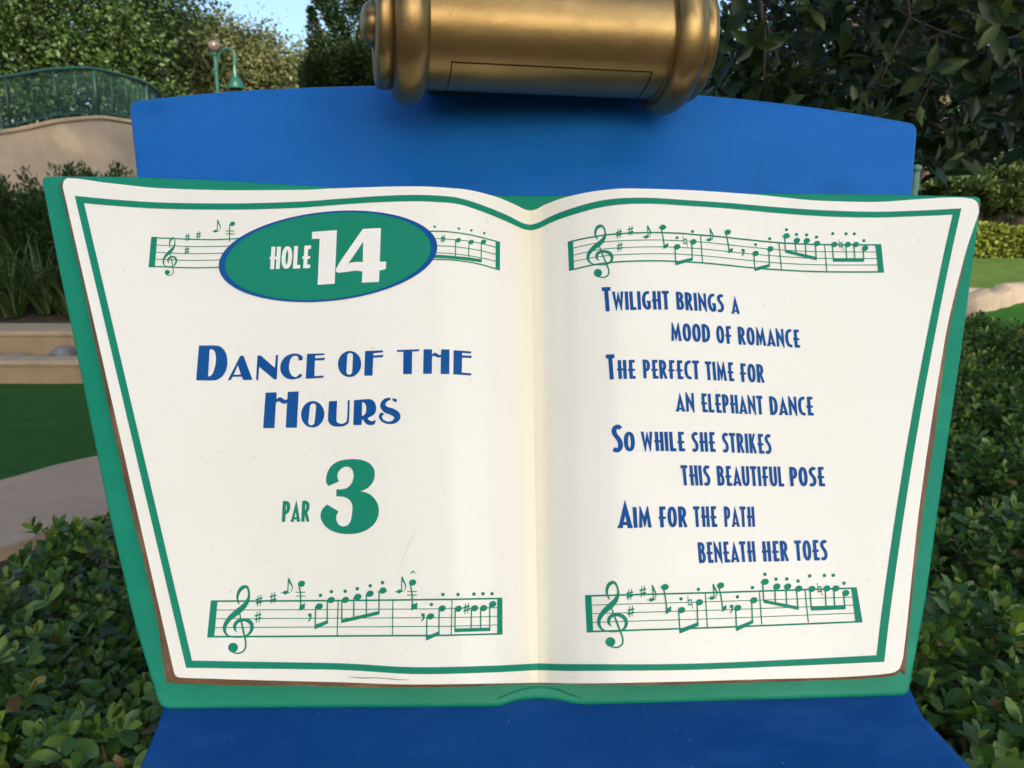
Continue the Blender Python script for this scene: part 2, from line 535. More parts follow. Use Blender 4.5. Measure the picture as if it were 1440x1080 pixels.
class Art:
    def __init__(s): s.g = []
    def poly(s, pts, holes=()): s.g.append(([np.asarray(pts, float)], [np.asarray(h, float) for h in holes]))
    def stroke(s, pts, wd, caps=False, joins=True):
        P = np.asarray(pts, float); n = len(P)
        wd = np.broadcast_to(np.asarray(wd, float), (n,))
        Lf, Rt = [], []
        for i in range(n):
            t = P[min(i + 1, n - 1)] - P[max(i - 1, 0)]
            t = t / (np.linalg.norm(t) + 1e-9); nn = np.array([-t[1], t[0]])
            Lf.append(P[i] + nn * wd[i] / 2); Rt.append(P[i] - nn * wd[i] / 2)
        solids = []
        for i in range(n - 1):
            q = np.array([Lf[i], Lf[i + 1], Rt[i + 1], Rt[i]])
            solids.append(q)
        if joins:
            for i in range(n):
                if (0 < i < n - 1) or caps: solids.append(ell(P[i], wd[i] / 2, wd[i] / 2, 0, 12))
        s.g.append((solids, []))
    def ellipse(s, c, rx, ry, rot=0, n=24): s.poly(ell(c, rx, ry, rot, n))
    def build(s, name, pg, off, mat, parent, step=7.0, sep=False):
        """union of the shapes (sep: one letter at a time), cut into strips and laid on the page"""
        bm = bmesh.new()
        for batch in ([[g] for g in s.g] if sep else [s.g]):
            verts, faces, own = [], [], []
            for gi, (so, ho) in enumerate(batch):
                for kind, lst in ((0, so), (1, ho)):
                    for p in lst:
                        ar = np.roll(p, -1, 0)
                        area = (p[:, 0] * ar[:, 1] - ar[:, 0] * p[:, 1]).sum()
                        if abs(area) < 1e-4: continue
                        if area < 0: p = p[::-1]
                        k0 = len(verts); verts += [Vector((float(x), float(y))) for x, y in p]
                        faces.append(list(range(k0, k0 + len(p)))); own.append((gi, kind))
            vo, eo, fo, ov, oe, of = delaunay_2d_cdt(verts, [], faces, 1, 1e-4)
            bv = [bm.verts.new((v[0], v[1], 0)) for v in vo]
            for f, src in zip(fo, of):
                sol, hol = set(), set()
                for k in src: (hol if own[k][1] else sol).add(own[k][0])
                if sol - hol:
                    try: bm.faces.new([bv[i] for i in f])
                    except ValueError: pass
        for v in [v for v in bm.verts if not v.link_faces]: bm.verts.remove(v)
        xs = [v.co.x for v in bm.verts]; ys = [v.co.y for v in bm.verts]
        # cut into strips that follow the bend of the page
        x0, x1 = min(xs), max(xs); y0, y1 = min(ys), max(ys)
        k = math.floor(x0 / step) * step
        while k < x1:
            if k > x0:
                bmesh.ops.bisect_plane(bm, geom=bm.verts[:] + bm.edges[:] + bm.faces[:], plane_co=(k + .013, 0, 0), plane_no=(1, 0, 0), dist=1e-5)
            k += step if 560 < k < 940 else step * 3
        k = math.floor(y0 / 40) * 40
        while k < y1:
            if k > y0: bmesh.ops.bisect_plane(bm, geom=bm.verts[:] + bm.edges[:] + bm.faces[:], plane_co=(0, k + .017, 0), plane_no=(0, 1, 0), dist=1e-5)
            k += 40
        co = np.array([v.co[:2] for v in bm.verts])
        bm.verts.index_update()
        F = [[v.index for v in f.verts] for f in bm.faces]
        bm.free()
        W = pg.lift(co[:, 0], co[:, 1], off)
        # all faces look towards the reader
        o = mesh(name, W, F, mat, parent)
        bb = bmesh.new(); bb.from_mesh(o.data)
        z = Vector(BZ)
        for f in bb.faces:
            f.normal_update()
            if f.normal.dot(z) < 0: f.normal_flip()
        bb.to_mesh(o.data); bb.free()
        return o
def ell(c, rx, ry, rot=0, n=20):
    t = np.linspace(0, 2 * np.pi, n, endpoint=False)
    x, y = rx * np.cos(t), ry * np.sin(t); a = R(rot)
    return np.stack([c[0] + x * math.cos(a) - y * math.sin(a), c[1] + x * math.sin(a) + y * math.cos(a)], 1)
class Z:                              # enlarged-crop coordinates -> photo pixels
    def __init__(s, ox, oy, k): s.o = np.array([ox, oy], float); s.k = k
    def __call__(s, p): return s.o + np.asarray(p, float) / s.k

# ---- borders
OFF = .0005
lo = [(105, 275.3), (160, 280.5), (233, 285), (333, 286), (420, 283.5), (480, 279.3), (530, 275.8), (580, 274), (620, 275.3), (647, 278.7), (680, 289), (713, 302.5), (735, 313.5), (746.4, 316)]
li = [(118, 285.5), (165, 289.6), (233, 293.5), (333, 294.6), (420, 292), (480, 287.5), (530, 284.3), (580, 282.8), (620, 284.2), (647, 287.3), (680, 298), (713, 311.5), (735, 321.5), (746.6, 323.7)]
ro = [(746.4, 316), (758, 312.5), (780, 301.7), (813, 290), (847, 281.7), (880, 278.3), (920, 278.3), (960, 281), (1027, 285.5), (1093, 291.3), (1160, 295.7), (1227, 297.7), (1293, 296), (1352, 293)]
ri = [(746.6, 323.7), (758, 321), (780, 310.7), (813, 299.6), (847, 291), (880, 286.9), (920, 286.4), (960, 288.7), (1027, 293.3), (1093, 299.5), (1160, 304), (1227, 305.7), (1293, 303.7), (1340, 301.7)]
blo = [(261.7, 939), (350, 940.2), (480, 942), (580, 947.8), (680, 946), (753, 942.5), (756.6, 942.3)]
bli = [(270, 929), (350, 930.6), (480, 933), (580, 938.3), (680, 936.6), (753, 933.2), (756.5, 932.9)]
bro = [(756.6, 942.3), (813, 943.4), (960, 942.2), (1100, 937), (1243.5, 930.7)]
bri = [(756.5, 932.9), (813, 934), (960, 933.6), (1100, 928.2), (1233, 921.5)]
def seg(a, b, n=12, bow=0):
    t = np.linspace(0, 1, n)[1:-1]
    p = np.array(a) + (np.array(b) - np.array(a)) * t[:, None]
    if bow: p[:, 0] += bow * np.sin(np.pi * t) ** .8
    return p
A = Art()
outer = np.concatenate([cr(lo, 5), cr(li, 5)[::-1]]); A.poly(outer)
A.poly(np.concatenate([cr(blo, 5), cr(bli, 5)[::-1]]))
A.poly(np.concatenate([[lo[0]], seg(lo[0], blo[0]), [blo[0]], [bli[0]], seg(bli[0], li[0]), [li[0]]]))
A.build("page_border", PL, OFF, M['v_green'], page_l)
A = Art()
A.poly(np.concatenate([cr(ro, 5), cr(ri, 5)[::-1]]))
A.poly(np.concatenate([cr(bro, 5), cr(bri, 5)[::-1]]))
A.poly(np.concatenate([[ro[-1]], seg(ro[-1], bro[-1], 14, -8.5), [bro[-1]], [bri[-1]], seg(bri[-1], ri[-1], 14, -8.5), [ri[-1]]]))
A.build("page_border", PR, OFF, M['v_green'], page_r)

# ---- music signs
ZA, ZB = Z(280, 795, 6.545), Z(490, 795, 6.261)
ZC, ZD = Z(810, 795, 6.857), Z(1010, 795, 6.545)
ZE, ZF = Z(780, 290, 6.0), Z(1010, 290, 5.76)
ZG, ZH = Z(200, 280, 5.538), Z(420, 280, 4.8)
CLEF = [(365, 352, 14), (353, 310, 18), (358, 265, 26), (378, 225, 32), (405, 202, 34), (432, 196, 26), (450, 215, 20), (459, 255, 18), (456, 300, 24), (436, 345, 38), (400, 388, 50), (350, 430, 54), (300, 470, 48),
        (262, 512, 40), (240, 550, 36), (233, 588, 30), (242, 622, 22), (265, 646, 16), (300, 658, 12), (350, 662, 10), (400, 658, 12), (440, 645, 18), (470, 618, 26), (486, 582, 32), (482, 542, 36), (458, 514, 36), (420, 502, 30), (380, 505, 30), (345, 525, 32), (327, 558, 30), (330, 590, 20), (346, 612, 5)]
STEMC = [(368, 415, 10), (385, 500, 15), (402, 580, 18), (418, 655, 17), (430, 715, 16), (424, 765, 16), (400, 795, 15), (360, 810, 13), (318, 803, 12), (288, 780, 14), (278, 755, 12)]
def clef(A, dot, top, sx):
    d0, t0 = ZA((312, 757)), ZA((430, 182))
    sy = (dot[1] - top[1]) / (d0[1] - t0[1])
    k = ((top[0] - dot[0]) - sx * (t0[0] - d0[0])) / (t0[1] - d0[1])
    ws = (sx + sy) / 2 / 6.545
    def tr(p):
        q = ZA(p); x, y = q - d0
        return (dot[0] + sx * x + k * y, dot[1] + sy * y)
    for path in (CLEF, STEMC):
        c = cr(path, 4)
        A.stroke([tr(p[:2]) for p in c], c[:, 2] * ws, caps=True)
    A.ellipse(dot, 46 * ws, 44 * ws)
def sharp(A, c, s=1.0, lean=0.0):
    x, y = c
    for dx in (-1.9, 1.9): A.stroke([(x + (dx + .5 - lean * 7.5) * s, y - 7.6 * s + (-dx * .25) * s), (x + (dx - .5 + lean * 7.5) * s, y + 7.6 * s - dx * .25 * s)], 1.25 * s)
    for dy in (-2.5, 2.5): A.stroke([(x - 4.6 * s, y + (dy + 1.2) * s), (x + 4.6 * s, y + (dy - 1.2) * s)], 2.2 * s)
def natural(A, c, s=1.0, lean=0):
    x, y = c
    A.stroke([(x - 2.4 * s - lean, y - 9 * s), (x - 2.0 * s, y + 4.4 * s)], .9 * s)
    A.stroke([(x + 2.0 * s, y - 4.4 * s), (x + 2.8 * s + lean, y + 9 * s)], .9 * s)
    for dy in (-3.2, 3.2): A.stroke([(x - 2.2 * s, y + dy * s + .6), (x + 2.4 * s, y + dy * s - .6)], 1.9 * s)
def head(A, c, s=1.0): A.ellipse(c, 5.3 * s, 4.3 * s, -22, 20)
def grace(A, h, topp, s=1.0):
    h, topp = np.array(h), np.array(topp)
    A.ellipse(h, 3.6 * s, 2.6 * s, -15, 16)
    A.stroke([(h[0] - 6.4 * s, h[1] + .4), (h[0] + 6.4 * s, h[1] + .0)], 1.2 * s)
    b = (h[0] + 3.2 * s, h[1] - .6)
    A.stroke([b, tuple(topp)], 1.6 * s)
    H = b[1] - topp[1]
    fl = cr([(topp[0] + .3, topp[1] + .02 * H, 2.2), (topp[0] + 2.4 * s, topp[1] + .30 * H, 2.6), (topp[0] + 5.0 * s, topp[1] + .55 * H, 1.8), (topp[0] + 5.0 * s, topp[1] + .78 * H, 1.3), (topp[0] + 3.8 * s, topp[1] + .95 * H, .8)], 5)
    A.stroke(fl[:, :2], fl[:, 2] * s, caps=True)
def comma(A, c, s=1.0):
    x, y = c
    A.poly([(x - 2.2 * s, y - 6 * s), (x + 2.6 * s, y - 6 * s), (x + 2.8 * s, y - 2.0 * s), (x + 1.6 * s, y + 2.6 * s), (x - 1.6 * s, y + 6 * s), (x - 2.8 * s, y + 5.4 * s), (x - .2 * s, y + 1.6 * s), (x + .2 * s, y - 1.4 * s), (x - 2.2 * s, y - 1.4 * s)])
def staff(name, pg, parent, z, zl, data, hs=1.0, off=OFF, lean=0):
    """zl: list of (Z, item list)"""
    A = Art()
    for zz, items in data:
        for it in items:
            k = it[0]
            if k == 'P': A.poly(zz(it[1]))
            elif k == 'T': A.stroke(zz(it[1]), 2.3 * hs)
            elif k == 'L': A.stroke(zz(it[1]), 1.05)
            elif k == 'B': A.stroke(zz(it[1]), 1.5)
            elif k == 'S':
                for x, y0, x1, y1 in it[1]: A.stroke(zz([(x, y0), (x1, y1)]), 1.9 * hs)
            elif k == 'M': A.stroke(zz(it[1]), 2.0 * hs)
            elif k == 'h':
                for p in it[1]: head(A, zz(p), hs)
            elif k == 'd':
                for p in it[1]: A.ellipse(zz(p), 2.5 * hs, 2.5 * hs, 0, 14)
            elif k == '#':
                for p in it[1]: sharp(A, zz(p), hs, lean)
            elif k == 'n':
                for p in it[1]: natural(A, zz(p), hs, .8)
            elif k == 'g': grace(A, zz(it[1]), zz(it[2]), hs)
            elif k == ',': comma(A, zz(it[1]), hs)
            elif k == 'led':
                for x0, x1, y in it[1]: A.stroke(zz([(x0, y), (x1, y)]), 1.2)
            elif k == 'C': clef(A, zz(it[1]), zz(it[2]), it[3])
    return A.build(name, pg, off, M['v_green'], parent)
def join(za, a, zb, b): return np.concatenate([za(a), zb(b)])
ID = Z(0, 0, 1)
def st(s): return s
# lower left staff
s1 = [(ZA, [('P', [(108, 323), (170, 323), (138, 664), (74, 665)]), ('C', (312, 757), (430, 182), 1.0),
            ('#', [(553, 325), (680, 300), (543, 475)]), ('g', (795, 250), (823, 122)),
            ('h', [(942, 170), (1105, 378), (1215, 320), (1347, 318)]), ('M', [(918, 180), (930, 240), (935, 310), (934, 400)]), ('led', [(890, 976, 248), (890, 976, 283)]),
            ('P', [(922, 375), (975, 347), (972, 397), (922, 418)]), (',', (1018, 482)),
            ('S', [(1072, 378, 1068, 560), (1180, 325, 1178, 520), (1314, 320, 1312, 505)]), ('P', [(1062, 548), (1187, 503), (1187, 535), (1062, 590)]),
            ('d', [(1117, 277), (1217, 243), (1345, 238)]), ('B', [(1280, 328), (1270, 650)])]),
      (ID, [('T', join(ZA, [(110, 330), (700, 328)], ZB, [(0, 310), (900, 300), (1355, 291)])), ('L', join(ZA, [(160, 412)], ZB, [(0, 388), (700, 384), (1310, 373)])),
            ('L', join(ZA, [(150, 492)], ZB, [(0, 465), (900, 460), (1310, 450)])), ('L', join(ZA, [(145, 573)], ZB, [(0, 542), (900, 537), (1310, 524)])),
            ('T', join(ZA, [(75, 657), (700, 655)], ZB, [(0, 622), (800, 618), (1355, 603)]))]),
      (ZB, [('P', [(1310, 286), (1355, 284), (1357, 609), (1310, 611)]), ('h', [(82, 278), (190, 250), (303, 222), (565, 152), (722, 450), (825, 380), (968, 382), (1110, 378), (1190, 377), (1270, 342)]),
            ('S', [(48, 280, 46, 470), (158, 255, 158, 440), (270, 228, 268, 425), (690, 455, 688, 640), (798, 385, 797, 605), (940, 385, 938, 575), (1082, 380, 1080, 575), (1165, 380, 1163, 572), (1245, 345, 1244, 575)]),
            ('P', [(-64, 478), (272, 402), (272, 432), (-64, 510)]), ('d', [(78, 206), (192, 180), (300, 152), (730, 345), (832, 257), (965, 257), (1105, 253), (1185, 250), (1265, 250)]),
            ('B', [(392, 305), (387, 620)]), ('g', (447, 230), (470, 103)), ('M', [(545, 160), (556, 230), (562, 290), (561, 392)]), ('led', [(518, 604, 230), (516, 603, 262), (255, 340, 232)]),
            ('P', [(540, 84), (552, 58), (570, 44), (600, 76), (570, 60), (555, 68)]), ('P', [(553, 347), (608, 330), (605, 380), (553, 397)]), (',', (655, 460)),
            ('P', [(682, 628), (803, 578), (803, 612), (682, 664)]), ('B', [(912, 300), (905, 612)]), ('#', [(1040, 380)]), ('P', [(932, 556), (1250, 548), (1250, 578), (932, 589)])])]
staff("music_staff", PL, page_l, None, None, s1)
# lower right staff
s2 = [(ZC, [('P', [(87, 289), (148, 289), (166, 646), (105, 649)]), ('C', (332, 738), (360, 150), 1.0), ('#', [(518, 283), (645, 253), (530, 445)]), ('g', (728, 332), (735, 192)),
            ('h', [(858, 210), (1018, 432), (1190, 357), (1395, 195)]), ('M', [(845, 225), (862, 310), (872, 380), (873, 468)]), ('led', [(812, 900, 210)]), ('P', [(866, 422), (920, 393), (918, 440), (866, 474)]),
            ('S', [(990, 435, 1002, 640), (1168, 360, 1175, 570)]), ('P', [(998, 615), (1182, 546), (1185, 582), (998, 660)]), ('d', [(1013, 323), (1180, 232)]), ('n', [(1100, 357)]),
            ('B', [(1248, 270), (1268, 605)]), ('g', (1312, 315), (1322, 183))]),
      (ID, [('T', join(ZC, [(90, 296)], ZD, [(0, 250), (1275, 209)])), ('L', join(ZC, [(150, 383)], ZD, [(0, 333), (1235, 292)])), ('L', join(ZC, [(155, 467)], ZD, [(0, 412), (1245, 366)])),
            ('L', join(ZC, [(160, 550)], ZD, [(0, 490), (1255, 440)])), ('T', join(ZC, [(105, 640)], ZD, [(0, 572), (1325, 518)]))]),
      (ZD, [('P', [(1225, 205), (1275, 203), (1330, 524), (1266, 527)]), ('M', [(10, 215), (25, 280), (36, 350), (42, 425)]), ('P', [(36, 387), (78, 364), (75, 405), (36, 432)]), (',', (122, 402)),
            ('h', [(180, 392), (328, 322), (432, 152), (540, 195), (640, 195), (742, 215), (862, 218), (1000, 213), (1082, 213), (1175, 255)]),
            ('S', [(160, 395, 170, 595), (308, 325, 316, 520), (410, 160, 420, 335), (520, 200, 528, 345), (622, 200, 632, 365), (720, 220, 736, 400), (845, 225, 858, 400), (985, 220, 994, 395), (1065, 220, 1074, 395), (1155, 260, 1168, 400)]),
            ('P', [(165, 567), (322, 502), (324, 532), (168, 607)]), ('d', [(177, 290), (315, 205), (430, 82), (532, 127), (632, 125), (736, 145), (843, 97), (978, 93), (1060, 92), (1158, 165)]),
            ('B', [(380, 248), (402, 545)]), ('P', [(420, 317), (740, 379), (741, 411), (421, 346)]), ('led', [(386, 468, 160)]), ('B', [(800, 225), (830, 525)]), ('n', [(933, 220)]),
            ('P', [(853, 376), (1172, 368), (1174, 404), (855, 417)])])]
staff("music_staff", PR, page_r, None, None, s2)
# upper right staff
s3 = [(ZE, [('P', [(110, 306), (155, 294), (164, 536), (122, 547)]), ('C', (365, 562), (392, 155), .88), ('#', [(543, 230), (640, 205), (550, 342)]), ('g', (773, 258), (783, 165)),
            ('h', [(912, 178), (1033, 342), (1170, 300)]), ('led', [(876, 946, 178)]), ('M', [(903, 198), (914, 260), (922, 310), (924, 352)]), ('P', [(917, 330), (960, 309), (958, 344), (917, 361)]),
            ('S', [(1015, 345, 1022, 485), (1158, 305, 1162, 450)]), ('P', [(1019, 468), (1165, 432), (1167, 457), (1019, 500)]), ('d', [(1033, 265), (1163, 213)]), ('n', [(1101, 295)]), ('B', [(1232, 250), (1248, 475)]),
            ('g', (1303, 283), (1310, 190))]),
      (ID, [('T', cr(join(ZE, [(112, 304), (250, 272), (440, 241), (620, 228), (840, 222), (1050, 228), (1250, 245)], ZF, [(0, 245), (250, 272), (490, 295), (750, 308), (1000, 313), (1320, 312)]), 4)),
            ('L', cr(join(ZE, [(160, 352), (300, 320), (450, 298), (650, 287), (850, 284), (1050, 290), (1250, 303)], ZF, [(0, 302), (250, 330), (490, 352), (750, 366), (1000, 369), (1280, 370)]), 4)),
            ('L', cr(join(ZE, [(160, 412), (300, 380), (450, 357), (650, 345), (850, 342), (1050, 347), (1250, 360)], ZF, [(0, 358), (250, 385), (500, 405), (750, 420), (1000, 423), (1290, 423)]), 4)),
            ('L', cr(join(ZE, [(160, 467), (300, 437), (450, 416), (650, 404), (850, 400), (1050, 403), (1250, 417)], ZF, [(0, 412), (250, 438), (500, 460), (750, 472), (1000, 476), (1295, 475)]), 4)),
            ('T', cr(join(ZE, [(122, 541), (300, 500), (450, 476), (650, 463), (850, 460), (1050, 466), (1250, 478)], ZF, [(0, 470), (250, 496), (500, 515), (750, 528), (1000, 532), (1340, 532)]), 4))]),
      (ZF, [('P', [(1273, 308), (1320, 306), (1344, 535), (1297, 535)]), ('h', [(77, 210), (303, 382), (422, 346), (553, 240), (638, 278), (718, 280), (800, 302), (940, 310), (1050, 310), (1115, 310), (1190, 340)]),
            ('M', [(65, 226), (78, 290), (86, 340), (88, 378)]), ('P', [(84, 350), (120, 336), (118, 366), (84, 383)]), (',', (201, 376)),
            ('S', [(288, 385, 298, 515), (410, 350, 415, 485), (537, 245, 546, 365), (625, 282, 631, 385), (705, 285, 712, 405), (788, 305, 794, 430), (925, 315, 934, 440), (1035, 312, 1041, 435), (1100, 312, 1107, 435), (1175, 345, 1179, 440)]),
            ('P', [(294, 498), (418, 466), (420, 490), (296, 527)]), ('d', [(303, 310), (417, 263), (553, 190), (635, 228), (716, 232), (797, 250), (928, 222), (1036, 223), (1103, 223), (1180, 278)]), ('led', [(516, 585, 245)]),
            ('B', [(493, 298), (513, 515)]), ('P', [(543, 352), (798, 411), (799, 439), (544, 376)]), ('B', [(862, 312), (880, 528)]), ('n', [(994, 312)]), ('P', [(929, 425), (1182, 425), (1184, 449), (931, 449)])])]
staff("music_staff", PR, page_r, None, None, s3, .88)
# upper left staff, partly under the badge
s4 = [(ZG, [('P', [(70, 294), (116, 294), (98, 529), (49, 529)]), ('C', (195, 570), (243, 296), .47), ('#', [(352, 298), (438, 280), (348, 400)]), ('g', (570, 249), (587, 163)), ('h', [(703, 192)]),
            ('M', [(681, 196), (679, 330)]), ('led', [(650, 716, 248), (650, 716, 271)])]),
      (ID, [('T', cr(join(ZG, [(108, 301), (720, 309)], ZH, [(200, 160), (700, 195), (860, 215), (980, 218), (1100, 231), (1200, 250), (1340, 286)]), 4)),
            ('L', cr(join(ZG, [(112, 357), (650, 365)], ZH, [(400, 230), (910, 265), (1000, 269), (1150, 284), (1250, 303), (1337, 327)]), 4)),
            ('L', cr(join(ZG, [(108, 413), (620, 420)], ZH, [(400, 280), (930, 313), (1050, 320), (1200, 342), (1337, 374)]), 4)),
            ('L', cr(join(ZG, [(105, 467), (605, 473)], ZH, [(400, 340), (930, 362), (1050, 369), (1200, 390), (1337, 420)]), 4)),
            ('T', cr(join(ZG, [(96, 524), (605, 531)], ZH, [(400, 390), (920, 406), (1050, 412), (1200, 434), (1340, 472)]), 4))]),
      (ZH, [('P', [(1330, 280), (1359, 289), (1359, 483), (1330, 474)]), ('#', [(975, 268)]), ('h', [(1078, 277), (1165, 290), (1248, 288)]), ('S', [(1060, 277, 1058, 390), (1150, 292, 1148, 400), (1233, 290, 1232, 420)]),
            ('P', [(900, 372), (1000, 379), (1120, 390), (1236, 405), (1236, 427), (1120, 412), (1000, 400), (900, 396)]), ('d', [(918, 186), (1081, 199), (1166, 211), (1253, 229)])])]
staff("music_staff", PL, page_l, None, None, s4, .72)
# badge
def oval(a, b): 
    t = np.linspace(0, 2 * np.pi, 96, endpoint=False)
    return np.array([461.3, 360.4]) + np.outer(np.cos(t), a) + np.outer(np.sin(t), b)
A = Art(); A.poly(oval((152.6, -5.4), (19, -64.2))); A.build("badge_rim", PL, OFF + .0003, M['v_blue'], page_l, 5)
A = Art(); A.poly(oval((143.6, -5.2), (17.5, -61.6))); A.build("badge_face", PL, OFF + .0006, M['v_green'], page_l, 5)

# ---- narrow letters: strokes on a unit height
def c_(*p): return ('c', p)
def s_(*p): return ('s', p)
W0 = .178
ring = [(.225 + .147 * math.copysign(abs(math.cos(t)) ** .9, math.cos(t)), .5 + .427 * math.copysign(abs(math.sin(t)) ** .92, math.sin(t))) for t in np.linspace(.3, .3 + 2 * math.pi, 29)]
GL = {
 'A': (.46, [('p', [(.235, 1.04), (.49, 0), (.31, 0), (.295, .11), (.16, .11), (.16, 0), (-.03, 0), (-.03, .07), (.025, .13)], [[(.185, .22), (.28, .22), (.235, .46)]])]),
 'B': (.41, [s_((.08, 0), (.08, 1)), c_((.06, .93), (.18, .93), (.28, .87), (.305, .74), (.25, .60), (.14, .555)), c_((.12, .545), (.26, .50), (.325, .36), (.32, .2), (.25, .09), (.06, .07))]),
 'C': (.38, [c_((.37, .90), (.28, .93), (.17, .87), (.10, .72), (.078, .5), (.10, .28), (.17, .13), (.28, .07), (.37, .10))]),
 'D': (.43, [s_((.08, 0), (.08, 1)), c_((.06, .93), (.18, .92), (.29, .83), (.345, .66), (.352, .5), (.345, .34), (.29, .17), (.18, .08), (.06, .07))]),
 'E': (.36, [s_((.14, 0), (.14, 1)), s_((.10, .93), (.355, .93)), ('w', [(-.01, .47), (.345, .47)], .135), s_((.10, .07), (.365, .07))]),
 'F': (.36, [s_((.14, 0), (.14, 1)), s_((.10, .93), (.355, .93)), ('w', [(-.01, .46), (.345, .46)], .135)]),
 'G': (.44, [c_((.39, .91), (.29, .93), (.18, .87), (.105, .72), (.08, .5), (.105, .28), (.18, .13), (.27, .07), (.36, .10)), ('w', [(.23, .43), (.44, .43)], .12), s_((.36, .48), (.36, .07))]),
 'H': (.46, [s_((.13, 0), (.13, 1)), s_((.385, 0), (.385, 1)), ('w', [(-.01, .50), (.39, .50)], .135)]),
 'I': (.16, [s_((.08, 0), (.08, 1))]),
 'K': (.42, [s_((.08, 0), (.08, 1)), ('w', [(.13, .46), (.33, 1.0)], .13), ('w', [(.17, .56), (.35, 0)], .16)]),
 'L': (.32, [s_((.08, 0), (.08, 1)), s_((.04, .07), (.32, .07))]),
 'M': (.56, [('p', [(-.01, 0), (.06, 1.04), (.10, 1.04), (.255, .52), (.41, 1.04), (.45, 1.04), (.57, 0), (.405, 0), (.385, .45), (.27, .02), (.235, .02), (.145, .50), (.14, 0)], [])]),
 'N': (.45, [('p', [(0, 0), (.0, 1.04), (.06, 1.04), (.31, .50), (.31, 1), (.45, 1), (.45, -.05), (.40, -.05), (.145, .52), (.145, 0)], [])]),
 'O': (.45, [('s', ring)]),
 'P': (.38, [s_((.08, 0), (.08, 1)), c_((.06, .93), (.17, .93), (.27, .87), (.305, .70), (.27, .52), (.17, .45), (.08, .44))]),
 'R': (.42, [s_((.08, 0), (.08, 1)), c_((.06, .93), (.17, .93), (.27, .87), (.305, .71), (.27, .55), (.17, .48), (.08, .47)), ('w', [(.19, .50), (.355, 0)], .155)]),
 'S': (.36, [c_((.335, .86), (.26, .93), (.16, .90), (.095, .80), (.11, .66), (.19, .54), (.27, .40), (.285, .24), (.23, .11), (.13, .06), (.02, .11))]),
 'T': (.36, [s_((-.01, .93), (.37, .93)), s_((.18, 0), (.18, 1))]),
 'U': (.43, [c_((.08, 1), (.08, .6), (.08, .30), (.12, .13), (.215, .07), (.31, .13), (.35, .30), (.35, .6), (.35, 1))]),
 'W': (.58, [('p', [(-.01, 1), (.14, 1), (.19, .48), (.29, .98), (.33, .98), (.41, .48), (.44, 1), (.59, 1), (.46, -.04), (.42, -.04), (.295, .50), (.19, -.04), (.15, -.04)], [])]),
}
def word(A, z, txt, x0, y0, x1, y1, h, shear, gap=.085, sw=W0):
    tot = sum(GL[c][0] for c in txt) + gap * (len(txt) - 1)
    sx = (x1 - x0) / tot
    def tr(P, ox):
        P = np.asarray(P, float)
        X = P[:, 0] + ox
        return z(np.stack([x0 + X * sx - shear * P[:, 1] * h, y0 + (y1 - y0) * X / tot - P[:, 1] * h], 1))
    ox = 0
    for ch in txt:
        wd, items = GL[ch]
        for it in items:
            if it[0] == 'p': A.g.append(([tr(it[1], ox)], [tr(q, ox) for q in it[2]]))
            else:
                pts = cr(it[1], 5) if it[0] == 'c' else np.array(it[1], float)
                t = it[2] if it[0] == 'w' else sw
                # offset in letter units, then map, so that stems keep their width
                n = len(pts); Lf, Rt = [], []
                closed = np.linalg.norm(pts[0] - pts[-1]) < 1e-6
                for i in range(n):
                    a = pts[(i + 1) % (n - 1)] if closed and i == n - 1 else pts[min(i + 1, n - 1)]
                    b = pts[n - 2] if closed and i == 0 else pts[max(i - 1, 0)]
                    tt = (a - b) * np.array([1, 1]); tt /= np.linalg.norm(tt) + 1e-9
                    nn = np.array([-tt[1], tt[0]])
                    hor = abs(tt[0])                      # horizontals a little thinner
                    k = t * (1 - .12 * hor) / 2
                    Lf.append(pts[i] + nn * k); Rt.append(pts[i] - nn * k)
                Lf, Rt = tr(Lf, ox), tr(Rt, ox)
                A.g.append(([np.array([Lf[i], Lf[i + 1], Rt[i + 1], Rt[i]]) for i in range(n - 1)], []))
        ox += wd + gap
Z1, Z2, Z3, Z4 = Z(840, 480, 4.5), Z(840, 390, 4.5), Z(840, 580, 4.5), Z(860, 690, 4.5)
SH = .075
def lines(name, rows, mat, pg, parent, off=OFF):
    A = Art()
    for r in rows: word(A, *r)
    return A.build(name, pg, off, mat, parent)
lines("rhyme_line", [(Z2, 'T', 40, 216, 92, 214, 152, .075), (Z2, 'WILIGHT', 101, 207, 458, 203, 117, .06), (Z2, 'BRINGS', 505, 204, 803, 221, 113, .075), (Z2, 'A', 852, 230, 900, 232, 112, .06)], M['v_blue'], PR, page_r)
lines("rhyme_line", [(Z2, 'MOOD', 470, 402, 716, 411, 114, .06), (Z2, 'OF', 758, 416, 853, 422, 112, .07), (Z2, 'ROMANCE', 896, 425, 1284, 445, 113, .08)], M['v_blue'], PR, page_r)
lines("rhyme_line", [(Z1, 'T', 66, 242, 118, 240, 157, .075), (Z1, 'HE', 129, 238, 243, 236, 119, .05), (Z1, 'PERFECT', 294, 234, 648, 241, 118, .06), (Z1, 'TIME', 690, 245, 868, 252, 118, .08), (Z1, 'FOR', 908, 256, 1060, 263, 117, .08)], M['v_blue'], PR, page_r)
lines("rhyme_line", [(Z1, 'AN', 500, 444, 616, 446, 119, .05), (Z1, 'ELEPHANT', 662, 447, 1052, 464, 118, .08), (Z1, 'DANCE', 1096, 466, 1370, 469, 118, .08)], M['v_blue'], PR, page_r)
lines("rhyme_line", [(Z3, 'S', 100, 250, 164, 250, 172, .08), (Z3, 'O', 172, 246, 239, 246, 124, .04), (Z3, 'WHILE', 284, 243, 556, 245, 122, .07), (Z3, 'SHE', 602, 248, 750, 249, 124, .07), (Z3, 'STRIKES', 796, 252, 1104, 262, 124, .08)], M['v_blue'], PR, page_r)
